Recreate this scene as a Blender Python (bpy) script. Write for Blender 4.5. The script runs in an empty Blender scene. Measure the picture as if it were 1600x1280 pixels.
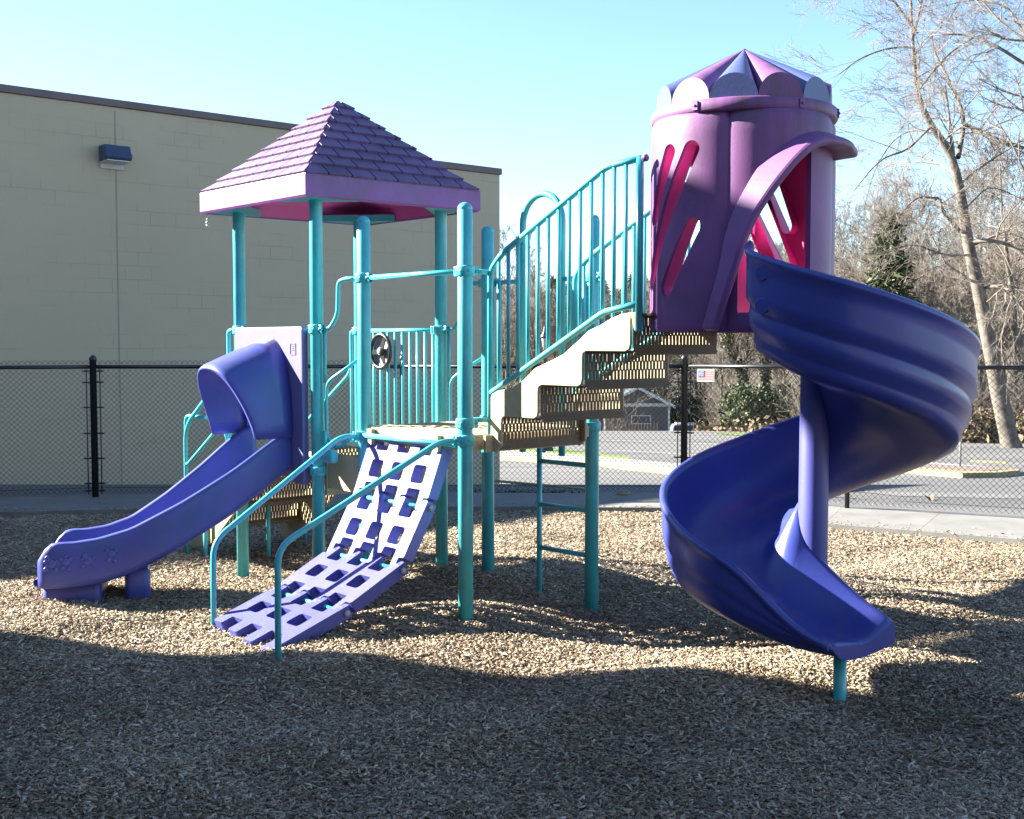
import bpy, bmesh, math, random
import numpy as np
from mathutils import Vector, Matrix
random.seed(7); rng = np.random.default_rng(7)
R = math.radians
SC = bpy.context.scene
COL = SC.collection

# ------------------------------------------------------------------ camera, sky, sun, exposure
F_PX, HOR, EYE = 1898.0, 531.0, 1.726
cam_d = bpy.data.cameras.new('camera'); cam = bpy.data.objects.new('camera', cam_d); COL.objects.link(cam)
cam.location = (0, 0, EYE)
cam.rotation_euler = (R(90) - math.atan((640 - HOR) / F_PX), 0, 0)
cam_d.sensor_width = 36; cam_d.lens = 36 * F_PX / 1600
cam_d.clip_start = 0.05; cam_d.clip_end = 3000
SC.camera = cam
SUN_EL = R(27.0); SUN_XY = Vector((-0.97, 0.243)).normalized()
to_sun = Vector((SUN_XY.x * math.cos(SUN_EL), SUN_XY.y * math.cos(SUN_EL), math.sin(SUN_EL)))
W = bpy.data.worlds.new('World'); SC.world = W; W.use_nodes = True
wn = W.node_tree.nodes; wl = W.node_tree.links
sky = wn.new('ShaderNodeTexSky'); sky.sky_type = 'NISHITA'; sky.sun_disc = False
sky.sun_elevation = SUN_EL
sky.sun_rotation = math.atan2(to_sun.x, to_sun.y)
sky.altitude = 50; sky.air_density = 0.95; sky.dust_density = 0.05; sky.ozone_density = 3.6
bg = wn['Background']; bg.inputs['Strength'].default_value = 0.05
wl.new(sky.outputs['Color'], bg.inputs['Color'])
sd = bpy.data.lights.new('sun', 'SUN'); sd.energy = 5.0; sd.angle = R(0.5); sd.color = (1.0, 0.93, 0.82)
so = bpy.data.objects.new('sun', sd); COL.objects.link(so); so.rotation_euler = to_sun.to_track_quat('Z', 'Y').to_euler()
so.location = (-20, 5, 30)
SC.view_settings.view_transform = 'Standard'; SC.view_settings.look = 'None'
SC.view_settings.gamma = 1; SC.view_settings.use_curve_mapping = False
SC.view_settings.exposure = 2.8

# ------------------------------------------------------------------ helpers
def lin(r, g, b):
    f = lambda c: (c / 255 / 12.92) if c / 255 <= .04045 else ((c / 255 + .055) / 1.055) ** 2.4
    return (f(r), f(g), f(b))

def mat(name, col, rough=.5, var=.12, scale=6.0, bump=0.0, bscale=40.0, spec=.5, metallic=0, dirt=None, dirt_amt=.0,
        stretch=None, coat=0, trans=0, grime=None, dust=0, scuff=0):
    m = bpy.data.materials.new(name); m.use_nodes = True
    n = m.node_tree.nodes; l = m.node_tree.links
    b = n['Principled BSDF']
    b.inputs['Roughness'].default_value = rough; b.inputs['Metallic'].default_value = metallic
    b.inputs['Specular IOR Level'].default_value = spec
    b.inputs['Coat Weight'].default_value = coat; b.inputs['Coat Roughness'].default_value = .15
    tc = n.new('ShaderNodeTexCoord'); mp = n.new('ShaderNodeMapping')
    l.new(tc.outputs['Object'], mp.inputs['Vector'])
    if stretch: mp.inputs['Scale'].default_value = stretch
    nz = n.new('ShaderNodeTexNoise'); nz.inputs['Scale'].default_value = scale; nz.inputs['Detail'].default_value = 6
    l.new(mp.outputs['Vector'], nz.inputs['Vector'])
    rp = n.new('ShaderNodeValToRGB'); e = rp.color_ramp.elements
    e[0].position = .3; e[1].position = .7
    e[0].color = tuple(max(0, c * (1 - var)) for c in col) + (1,)
    e[1].color = tuple(min(1, c * (1 + var)) for c in col) + (1,)
    l.new(nz.outputs['Fac'], rp.inputs['Fac'])
    out = rp.outputs['Color']
    if dirt:
        n2 = n.new('ShaderNodeTexNoise'); n2.inputs['Scale'].default_value = 3.1; n2.inputs['Detail'].default_value = 9
        n2.inputs['Roughness'].default_value = .7
        l.new(tc.outputs['Object'], n2.inputs['Vector'])
        r2 = n.new('ShaderNodeValToRGB'); r2.color_ramp.elements[0].position = .5; r2.color_ramp.elements[1].position = .72
        r2.color_ramp.elements[0].color = (0, 0, 0, 1); r2.color_ramp.elements[1].color = (dirt_amt,) * 3 + (1,)
        l.new(n2.outputs['Fac'], r2.inputs['Fac'])
        mx = n.new('ShaderNodeMix'); mx.data_type = 'RGBA'
        l.new(r2.outputs['Color'], mx.inputs[0]); l.new(out, mx.inputs[6]); mx.inputs[7].default_value = tuple(dirt) + (1,)
        out = mx.outputs[2]
    if scuff:      # fine pale scratches running every way
        m5 = n.new('ShaderNodeMapping'); m5.inputs['Scale'].default_value = (2.2, 2.2, 2.2); l.new(tc.outputs['Object'], m5.inputs['Vector'])
        w1 = n.new('ShaderNodeTexNoise'); w1.inputs['Scale'].default_value = 9; w1.inputs['Detail'].default_value = 3; w1.inputs['Distortion'].default_value = 2.5; l.new(m5.outputs['Vector'], w1.inputs['Vector'])
        r5 = n.new('ShaderNodeValToRGB'); e5 = r5.color_ramp.elements; e5[0].position = .488; e5[0].color = (0, 0, 0, 1); e5[1].position = .512; e5[1].color = (0, 0, 0, 1); x5 = e5.new(.5); x5.color = (1, 1, 1, 1)
        l.new(w1.outputs['Fac'], r5.inputs['Fac'])
        w2 = n.new('ShaderNodeTexNoise'); w2.inputs['Scale'].default_value = 2.3; w2.inputs['Detail'].default_value = 4; l.new(tc.outputs['Object'], w2.inputs['Vector'])
        r6 = n.new('ShaderNodeValToRGB'); r6.color_ramp.elements[0].position = .5; r6.color_ramp.elements[1].position = .68; l.new(w2.outputs['Fac'], r6.inputs['Fac'])
        m6 = n.new('ShaderNodeMath'); m6.operation = 'MULTIPLY'; l.new(r5.outputs['Color'], m6.inputs[0]); l.new(r6.outputs['Color'], m6.inputs[1])
        m7 = n.new('ShaderNodeMath'); m7.operation = 'MULTIPLY'; m7.inputs[1].default_value = scuff; l.new(m6.outputs[0], m7.inputs[0])
        mx5 = n.new('ShaderNodeMix'); mx5.data_type = 'RGBA'; l.new(m7.outputs[0], mx5.inputs[0]); l.new(out, mx5.inputs[6]); mx5.inputs[7].default_value = tuple(min(1, c * 1.5 + .05) for c in col) + (1,); out = mx5.outputs[2]
    if dust:       # grit lying on faces that look up
        ge = n.new('ShaderNodeNewGeometry'); sz = n.new('ShaderNodeSeparateXYZ'); l.new(ge.outputs['Normal'], sz.inputs[0])
        md_ = n.new('ShaderNodeMapRange'); md_.inputs[1].default_value = .55; md_.inputs[2].default_value = 1; l.new(sz.outputs['Z'], md_.inputs[0])
        w3 = n.new('ShaderNodeTexNoise'); w3.inputs['Scale'].default_value = 11; w3.inputs['Detail'].default_value = 8; w3.inputs['Roughness'].default_value = .75; l.new(tc.outputs['Object'], w3.inputs['Vector'])
        r7 = n.new('ShaderNodeValToRGB'); r7.color_ramp.elements[0].position = .42; r7.color_ramp.elements[1].position = .70; l.new(w3.outputs['Fac'], r7.inputs['Fac'])
        m8 = n.new('ShaderNodeMath'); m8.operation = 'MULTIPLY'; l.new(md_.outputs[0], m8.inputs[0]); l.new(r7.outputs['Color'], m8.inputs[1])
        m9 = n.new('ShaderNodeMath'); m9.operation = 'MULTIPLY'; m9.inputs[1].default_value = dust; l.new(m8.outputs[0], m9.inputs[0])
        mx6 = n.new('ShaderNodeMix'); mx6.data_type = 'RGBA'; l.new(m9.outputs[0], mx6.inputs[0]); l.new(out, mx6.inputs[6]); mx6.inputs[7].default_value = (.15, .125, .10, 1); out = mx6.outputs[2]
    if grime:      # streaky grime that has settled over a height range: (z0, z1, colour, amount)
        z0, z1, gc, ga = grime
        sx = n.new('ShaderNodeSeparateXYZ'); l.new(tc.outputs['Object'], sx.inputs[0])
        mr = n.new('ShaderNodeMapRange'); mr.inputs[1].default_value = z0; mr.inputs[2].default_value = z1; l.new(sx.outputs['Z'], mr.inputs[0])
        m3 = n.new('ShaderNodeMapping'); m3.inputs['Scale'].default_value = (9, 9, 1.6); l.new(tc.outputs['Object'], m3.inputs['Vector'])
        n3 = n.new('ShaderNodeTexNoise'); n3.inputs['Scale'].default_value = 1.4; n3.inputs['Detail'].default_value = 8; n3.inputs['Roughness'].default_value = .65; l.new(m3.outputs['Vector'], n3.inputs['Vector'])
        r3 = n.new('ShaderNodeValToRGB'); r3.color_ramp.elements[0].position = .36; r3.color_ramp.elements[1].position = .66; l.new(n3.outputs['Fac'], r3.inputs['Fac'])
        mu_ = n.new('ShaderNodeMath'); mu_.operation = 'MULTIPLY'; l.new(mr.outputs[0], mu_.inputs[0]); l.new(r3.outputs['Color'], mu_.inputs[1])
        m4 = n.new('ShaderNodeMath'); m4.operation = 'MULTIPLY'; m4.inputs[1].default_value = ga; l.new(mu_.outputs[0], m4.inputs[0])
        mx3 = n.new('ShaderNodeMix'); mx3.data_type = 'RGBA'; l.new(m4.outputs[0], mx3.inputs[0]); l.new(out, mx3.inputs[6]); mx3.inputs[7].default_value = tuple(gc) + (1,)
        out = mx3.outputs[2]
    l.new(out, b.inputs['Base Color'])
    if bump:
        nb = n.new('ShaderNodeTexNoise'); nb.inputs['Scale'].default_value = bscale; nb.inputs['Detail'].default_value = 5
        l.new(mp.outputs['Vector'], nb.inputs['Vector'])
        bp = n.new('ShaderNodeBump'); bp.inputs['Strength'].default_value = bump; bp.inputs['Distance'].default_value = .01
        l.new(nb.outputs['Fac'], bp.inputs['Height']); l.new(bp.outputs['Normal'], b.inputs['Normal'])
    if trans:
        b.inputs['Subsurface Weight'].default_value = trans
    return m

def tag(o, label=None, cat=None, group=None, kind=None):
    if label: o['label'] = label
    if cat: o['category'] = cat
    if group: o['group'] = group
    if kind: o['kind'] = kind
    return o

def empty(name, loc, label=None, cat=None, group=None):
    o = bpy.data.objects.new(name, None); o.location = loc; o.empty_display_size = .2
    COL.objects.link(o); tag(o, label, cat, group); return o

def world_off(o):
    v = Vector((0, 0, 0))
    while o is not None:
        v += o.location; o = o.parent
    return v

class MB:
    def __init__(s): s.v = []; s.f = []; s.m = []; s.sm = []
    def face(s, idx, mi=0, sm=False): s.f.append(tuple(idx)); s.m.append(mi); s.sm.append(sm)
    def add(s, vs, fs, mi=0, sm=False):
        b = len(s.v); s.v += [tuple(p) for p in vs]
        for f in fs: s.face([b + i for i in f], mi, sm)
        return s
    def hexa(s, c8, mi=0):   # bottom 4 ccw then top 4
        return s.add(c8, [(3, 2, 1, 0), (4, 5, 6, 7), (0, 1, 5, 4), (1, 2, 6, 5), (2, 3, 7, 6), (3, 0, 4, 7)], mi)
    def box(s, c, size, ux=(1, 0, 0), uy=(0, 1, 0), mi=0, uz=(0, 0, 1)):
        c = Vector(c); ux = Vector(ux) * size[0] / 2; uy = Vector(uy) * size[1] / 2; uz = Vector(uz) * size[2] / 2
        p = [c + a * ux + b * uy + d * uz for d in (-1, 1) for a, b in ((-1, -1), (1, -1), (1, 1), (-1, 1))]
        return s.hexa(p, mi)
    def rbox(s, c, size, ux=(1, 0, 0), uy=(0, 1, 0), r=.02, mi=0):
        # plan-rounded box, with small bevel top and bottom
        c = Vector(c); ux = Vector(ux); uy = Vector(uy); hx, hy, hz = size[0] / 2, size[1] / 2, size[2] / 2
        def ring(ins, z):
            pts = []
            for cx, cy, a0 in ((1, 1, 0), (-1, 1, 90), (-1, -1, 180), (1, -1, 270)):
                for k in range(5):
                    a = R(a0 + k * 22.5)
                    pts.append(c + ux * (cx * (hx - r) + (r - ins) * math.cos(a)) + uy * (cy * (hy - r) + (r - ins) * math.sin(a)) + Vector((0, 0, z)))
            return pts
        bv = min(r * .5, hz * .5)
        return s.loft([ring(bv, -hz), ring(0, -hz + bv), ring(0, hz - bv), ring(bv, hz)], True, True, mi=mi)
    def loft(s, rings, closed=True, caps=False, mi=0, sm=True):
        b = len(s.v); n = len(rings[0])
        for r in rings: s.v += [tuple(p) for p in r]
        for i in range(len(rings) - 1):
            for j in range(n if closed else n - 1):
                k = (j + 1) % n
                s.face((b + i * n + j, b + i * n + k, b + (i + 1) * n + k, b + (i + 1) * n + j), mi, sm)
        if caps:
            s.face([b + j for j in range(n)][::-1], mi); e = b + (len(rings) - 1) * n
            s.face([e + j for j in range(n)], mi)
        return s
    def tube(s, pts, r, seg=10, caps=True, mi=0):
        pts = [Vector(p) for p in pts]; n = len(pts)
        rr = r if hasattr(r, '__len__') else [r] * n
        t = [(pts[min(i + 1, n - 1)] - pts[max(i - 1, 0)]).normalized() for i in range(n)]
        a = Vector((0, 0, 1)) if abs(t[0].z) < .9 else Vector((1, 0, 0))
        x = t[0].cross(a).normalized(); rings = []
        for i in range(n):
            x = (x - t[i] * x.dot(t[i])).normalized(); y = t[i].cross(x)
            rings.append([pts[i] + (x * math.cos(2 * math.pi * k / seg) + y * math.sin(2 * math.pi * k / seg)) * rr[i] for k in range(seg)])
        return s.loft(rings, True, caps, mi)
    def lathe(s, c, prof, seg=20, axis=(0, 0, 1), mi=0, caps=True, sm=True):
        c = Vector(c); ax = Vector(axis).normalized()
        a = Vector((1, 0, 0)) if abs(ax.x) < .9 else Vector((0, 1, 0))
        x = ax.cross(a).normalized(); y = ax.cross(x)
        return s.loft([[c + ax * z + (x * math.cos(2 * math.pi * k / seg) + y * math.sin(2 * math.pi * k / seg)) * r for k in range(seg)] for r, z in prof], True, caps, mi, sm)
    def prism(s, outline, d, mi=0):   # outline: list of 3d points; d: thickness vector
        d = Vector(d); n = len(outline); b = len(s.v)
        s.v += [tuple(Vector(p)) for p in outline] + [tuple(Vector(p) + d) for p in outline]
        s.face(range(b, b + n), mi); s.face([b + n + i for i in range(n)][::-1], mi)
        for i in range(n):
            j = (i + 1) % n; s.face((b + i, b + n + i, b + n + j, b + j), mi)
        return s
    def build(s, name, mats, parent=None, fix=True, auto=None, bevel=0):
        off = world_off(parent) if parent else Vector((0, 0, 0))
        me = bpy.data.meshes.new(name)
        me.from_pydata([(p[0] - off.x, p[1] - off.y, p[2] - off.z) for p in s.v], [], s.f)
        for m in (mats if isinstance(mats, (list, tuple)) else [mats]): me.materials.append(m)
        me.polygons.foreach_set('material_index', s.m); me.polygons.foreach_set('use_smooth', s.sm)
        me.update()
        if fix:
            bm = bmesh.new(); bm.from_mesh(me); bmesh.ops.recalc_face_normals(bm, faces=bm.faces); bm.to_mesh(me); bm.free()
        o = bpy.data.objects.new(name, me); COL.objects.link(o)
        if parent: o.parent = parent
        if bevel:
            bv = o.modifiers.new('bevel', 'BEVEL'); bv.width = bevel; bv.segments = 2; bv.limit_method = 'ANGLE'; bv.angle_limit = R(40)
        return o

def fillet(pts, r, n=6):
    pts = [Vector(p) for p in pts]; out = [pts[0]]
    for i in range(1, len(pts) - 1):
        a, b, c = pts[i - 1], pts[i], pts[i + 1]
        u = (a - b); v = (c - b); d = min(r, u.length * .48, v.length * .48)
        p0 = b + u.normalized() * d; p1 = b + v.normalized() * d
        for k in range(n + 1):
            t = k / n; out.append(p0 * (1 - t) ** 2 + b * 2 * t * (1 - t) + p1 * t * t)
    out.append(pts[-1]); return out

def closed_fillet(poly, rad, n=3):
    out = []; m = len(poly)
    for i in range(m):
        a, b, c = (Vector((*poly[(i - 1) % m][:2], 0)), Vector((*poly[i][:2], 0)), Vector((*poly[(i + 1) % m][:2], 0)))
        u, v = a - b, c - b; d = min(rad, u.length * .45, v.length * .45)
        if u.length < 1e-5 or v.length < 1e-5: continue
        p0 = b + u.normalized() * d; p1 = b + v.normalized() * d
        for k in range(n + 1): t = k / n; out.append(p0 * (1 - t) ** 2 + b * 2 * t * (1 - t) + p1 * t * t)
    return out

def in_poly(x, y, poly):
    c = False; j = len(poly) - 1
    for i in range(len(poly)):
        xi, yi = poly[i]; xj, yj = poly[j]
        if (yi > y) != (yj > y) and x < (xj - xi) * (y - yi) / (yj - yi) + xi: c = not c
        j = i
    return c

def plate(mb, outline, holes, front, back, extra=(), mi_f=0, mi_b=0, mi_w=0, sm=False, border=True, walled=None):
    """flat or curved plate with openings: triangulate in 2D, map to a front and a back sheet, wall the rims"""
    from mathutils.geometry import delaunay_2d_cdt
    pts = []; edges = []
    for lp in [outline] + list(holes):
        b = len(pts); pts += [Vector(p) for p in lp]; edges += [(b + i, b + (i + 1) % len(lp)) for i in range(len(lp))]
    pts += [Vector(p) for p in extra]
    v2, _e, fc, *_ = delaunay_2d_cdt(pts, edges, [], 0, 1e-6)
    tris = []
    for f in fc:
        cx = sum(v2[i].x for i in f) / 3; cy = sum(v2[i].y for i in f) / 3
        if in_poly(cx, cy, outline) and not any(in_poly(cx, cy, h) for h in holes): tris.append(f)
    for fn, mi, fl in ((front, mi_f, False), (back, mi_b, True)):
        b = len(mb.v); mb.v += [tuple(fn(p.x, p.y)) for p in v2]
        for f in tris: mb.face([b + i for i in (f[::-1] if fl else f)], mi, sm)
    for lp in ([outline] if border else []) + list(holes if walled is None else walled):
        b = len(mb.v); n = len(lp); mb.v += [tuple(front(*p)) for p in lp] + [tuple(back(*p)) for p in lp]
        for i in range(n): j = (i + 1) % n; mb.face((b + i, b + j, b + n + j, b + n + i), mi_w, sm)

def fast_mesh(name, V, Fq, mats, parent=None, smooth=False, attr=None, mi=None):
    me = bpy.data.meshes.new(name); nv = len(V); nf, k = Fq.shape
    me.vertices.add(nv); me.vertices.foreach_set('co', np.asarray(V, np.float32).ravel())
    me.loops.add(nf * k); me.loops.foreach_set('vertex_index', Fq.astype(np.int32).ravel())
    me.polygons.add(nf); me.polygons.foreach_set('loop_start', np.arange(0, nf * k, k, dtype=np.int32))
    me.polygons.foreach_set('loop_total', np.full(nf, k, np.int32))
    if smooth: me.polygons.foreach_set('use_smooth', np.ones(nf, bool))
    for m in (mats if isinstance(mats, (list, tuple)) else [mats]): me.materials.append(m)
    if mi is not None: me.polygons.foreach_set('material_index', mi.astype(np.int32))
    me.update(calc_edges=True); me.validate()
    if attr is not None:
        a = me.attributes.new('tone', 'FLOAT', 'FACE'); a.data.foreach_set('value', attr.astype(np.float32))
    o = bpy.data.objects.new(name, me); COL.objects.link(o)
    if parent: o.parent = parent
    return o

# ------------------------------------------------------------------ layout numbers
E1 = Vector((.657, -.754, 0)).normalized(); E2 = Vector((.754, .657, 0)).normalized()
PL = Vector((-2.010, 8.999, 0)); PN = Vector((-1.315, 8.202, 0)); PR = Vector((-.518, 8.896, 0)); PF = Vector((-1.212, 9.694, 0))
PA = Vector((-.965, 7.940, 0)); PB = Vector((-.275, 7.147, 0)); PC = Vector((-.172, 8.631, 0)); PD = Vector((.518, 7.837, 0))
RP = .0445
Z = lambda z: Vector((0, 0, z))

# ground profile beyond the playground: a street that falls away and dips behind a crest
GY = [0, 9, 13.4, 13.5, 14, 16, 18, 22, 30, 40, 50, 65, 75, 85, 100, 115, 3000]
GZ = [-.9, -.9, -.9, -.12, -.13, -.20, -.50, -1.05, -1.55, -2.12, -2.62, -3.32, -3.92, -4.9, -6.6, -7.2, -7.2]
def gz(y): return float(np.interp(y, GY, GZ))
def GP(px, py):
    ys = np.linspace(13.6, 76, 2500); zs = np.interp(ys, GY, GZ)
    pp = HOR + F_PX * (EYE - zs) / ys
    y = ys[int(np.argmin(np.abs(pp - py)))]
    return Vector(((px - 800) / F_PX * y, y, gz(y)))

BUMPS = [(-.25, 7.1, .07, .45), (-1.05, 6.25, .06, .4), (-3.1, 7.8, .075, .6), (-2.0, 9.0, -.04, .5), (.55, 7.8, -.03, .5),
         (.95, 5.95, .07, .45), (-.2, 8.4, .05, .5), (1.6, 6.3, .02, .6), (.3, 6.6, -.05, .5), (-.9, 6.9, .02, .4), (2.4, 5.9, .05, .6), (-.6, 8.8, .05, .35), (-3.45, 7.7, -.035, .25), (1.85, 5.35, -.05, .3), (1.0, 6.9, -.03, .4), (-1.7, 6.6, -.03, .3)]
def hm(x, y):
    x = np.asarray(x, float); y = np.asarray(y, float)
    h = .017 * np.sin(1.7 * x + .6) * np.sin(2.1 * y + 1.1) + .012 * np.sin(4.3 * x + 2 * y) + .010 * np.sin(5.9 * y - 3.1 * x + 1) + .007 * np.sin(9 * x + 1.3) * np.sin(11 * y)
    for bx, by, a, s in BUMPS: h = h + a * np.exp(-((x - bx) ** 2 + (y - by) ** 2) / (2 * s * s))
    return h

# ------------------------------------------------------------------ materials
TEAL = mat('teal_powder_coat', (.058, .41, .46), .34, .10, 9, .06, 160, coat=.2, dirt=(.045, .15, .16), dirt_amt=.3)
TEAL_GRIP = mat('teal_grip', (.03, .33, .38), .5, .1, 60)
TAN = mat('tan_vinyl', (.40, .338, .205), .55, .08, 12, .1, 90, dirt=(.16, .12, .07), dirt_amt=.45, dust=.3, scuff=.2)
TAN_DK = mat('tan_vinyl_perforated', (.13, .092, .045), .6, .12, 20, .1, 90)
PURPLE = mat('purple_roof_plastic', (.14, .088, .19), .55, .18, 5, .08, 90, dirt=(.05, .042, .075), dirt_amt=.8, dust=.0)
PURPLE_EDGE = mat('purple_roof_edge', (.23, .078, .29), .5, .14, 4, .05, 80, dirt=(.11, .08, .09), dirt_amt=.5, grime=(2.72, 2.80, (.10, .07, .10), .6))
MAGENTA = mat('magenta_inside_plastic', (.62, .09, .33), .45, .08, 4)
TOWERP = mat('faded_purple_tower_plastic', (.205, .078, .24), .5, .18, 2.2, .05, 70, spec=.4, dirt=(.085, .055, .085), dirt_amt=.6, grime=(2.4, 2.85, (.075, .06, .065), .7), scuff=.25)
LAVBLUE = mat('lavender_blue_plastic', (.075, .10, .25), .42, .1, 4, .04, 80, dirt=(.06, .06, .12), dirt_amt=.4)
BLUE = mat('blue_slide_plastic', (.032, .048, .265), .36, .12, 2.5, .03, 90, coat=.1, dirt=(.05, .06, .20), dirt_amt=.5, dust=.35, scuff=.3)
VIOLET = mat('violet_slide_plastic', (.062, .075, .32), .40, .16, 2.2, .03, 90, coat=.06, dirt=(.035, .085, .18), dirt_amt=.8, dust=.35, scuff=.35)
LAV = mat('faded_lavender_plastic', (.125, .118, .29), .45, .06, 5, .05, 120, dirt=(.10, .095, .22), dirt_amt=.4)
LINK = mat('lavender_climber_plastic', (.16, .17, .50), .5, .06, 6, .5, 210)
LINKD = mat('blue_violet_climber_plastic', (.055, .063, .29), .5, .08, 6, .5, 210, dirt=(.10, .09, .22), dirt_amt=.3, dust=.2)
BLACK = mat('black_vinyl', (.012, .013, .016), .38, .1, 30)
WHEELB = mat('black_wheel_plastic', (.02, .02, .022), .3, .1, 30)
GREYP = mat('grey_plastic', (.30, .31, .32), .4, .1, 30)
STEEL = mat('galvanised_steel', (.45, .46, .47), .4, .1, 30, metallic=.7)
CONC = mat('concrete_path', (.15, .148, .14), .85, .14, 2.2, .25, 60, dirt=(.09, .086, .075), dirt_amt=.6)
CURB = mat('pale_kerb_concrete', (.22, .21, .19), .85, .12, 1.5, .2, 40)
YELLOW = mat('yellow_kerb_paint', (.24, .20, .10), .7, .3, 3)
WHITE = mat('white_paint', (.45, .46, .47), .6, .08, 6)
DKBLUE = mat('dark_blue_metal', (.03, .05, .10), .35, .1, 6)

def brick_mat():
    m = bpy.data.materials.new('painted_block_wall'); m.use_nodes = True
    n = m.node_tree.nodes; l = m.node_tree.links; b = n['Principled BSDF']; b.inputs['Roughness'].default_value = .8
    tc = n.new('ShaderNodeTexCoord')
    br = n.new('ShaderNodeTexBrick'); br.inputs['Scale'].default_value = 1; br.inputs['Brick Width'].default_value = .4; br.inputs['Row Height'].default_value = .2
    br.inputs['Mortar Size'].default_value = .006; br.inputs['Mortar Smooth'].default_value = .3
    br.inputs['Color1'].default_value = (.43, .36, .245, 1); br.inputs['Color2'].default_value = (.42, .352, .24, 1); br.inputs['Mortar'].default_value = (.32, .262, .178, 1)
    l.new(tc.outputs['UV'], br.inputs['Vector'])
    nz = n.new('ShaderNodeTexNoise'); nz.inputs['Scale'].default_value = .9; nz.inputs['Detail'].default_value = 4
    mp = n.new('ShaderNodeMapping'); mp.inputs['Scale'].default_value = (1, 3, 1); l.new(tc.outputs['UV'], mp.inputs['Vector']); l.new(mp.outputs['Vector'], nz.inputs['Vector'])
    rp = n.new('ShaderNodeValToRGB'); rp.color_ramp.elements[0].position = .47; rp.color_ramp.elements[1].position = .66
    rp.color_ramp.elements[0].color = (.0, .0, .0, 1); rp.color_ramp.elements[1].color = (.9, .9, .9, 1)
    l.new(nz.outputs['Fac'], rp.inputs['Fac'])
    n3 = n.new('ShaderNodeTexNoise'); n3.inputs['Scale'].default_value = .35; n3.inputs['Detail'].default_value = 8; l.new(tc.outputs['UV'], n3.inputs['Vector'])
    r3 = n.new('ShaderNodeValToRGB'); r3.color_ramp.elements[0].position = .3; r3.color_ramp.elements[1].position = .7
    r3.color_ramp.elements[0].color = (.41, .343, .233, 1); r3.color_ramp.elements[1].color = (.45, .378, .258, 1); l.new(n3.outputs['Fac'], r3.inputs['Fac'])
    mx = n.new('ShaderNodeMix'); mx.data_type = 'RGBA'
    l.new(rp.outputs['Color'], mx.inputs[0]); l.new(r3.outputs['Color'], mx.inputs[6]); l.new(br.outputs['Color'], mx.inputs[7])
    l.new(mx.outputs[2], b.inputs['Base Color'])
    bp = n.new('ShaderNodeBump'); bp.inputs['Strength'].default_value = .12; bp.inputs['Distance'].default_value = .005; bp.invert = True
    l.new(br.outputs['Fac'], bp.inputs['Height'])
    n4 = n.new('ShaderNodeTexNoise'); n4.inputs['Scale'].default_value = 30; n4.inputs['Detail'].default_value = 5; l.new(tc.outputs['UV'], n4.inputs['Vector'])
    b2 = n.new('ShaderNodeBump'); b2.inputs['Strength'].default_value = .25; b2.inputs['Distance'].default_value = .01
    l.new(n4.outputs['Fac'], b2.inputs['Height']); l.new(bp.outputs['Normal'], b2.inputs['Normal']); l.new(b2.outputs['Normal'], b.inputs['Normal'])
    return m

def tone_mat(name, stops, rough=.8, extra=None):
    """colour from a per-face random 'tone' attribute"""
    m = bpy.data.materials.new(name); m.use_nodes = True; n = m.node_tree.nodes; l = m.node_tree.links; b = n['Principled BSDF']
    b.inputs['Roughness'].default_value = rough; b.inputs['Specular IOR Level'].default_value = .25
    a = n.new('ShaderNodeAttribute'); a.attribute_name = 'tone'
    rp = n.new('ShaderNodeValToRGB'); e = rp.color_ramp.elements
    while len(e) < len(stops): e.new(.5)
    for k, (p, c) in enumerate(stops): e[k].position = p; e[k].color = tuple(c) + (1,)
    l.new(a.outputs['Fac'], rp.inputs['Fac']); l.new(rp.outputs['Color'], b.inputs['Base Color'])
    return m

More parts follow.
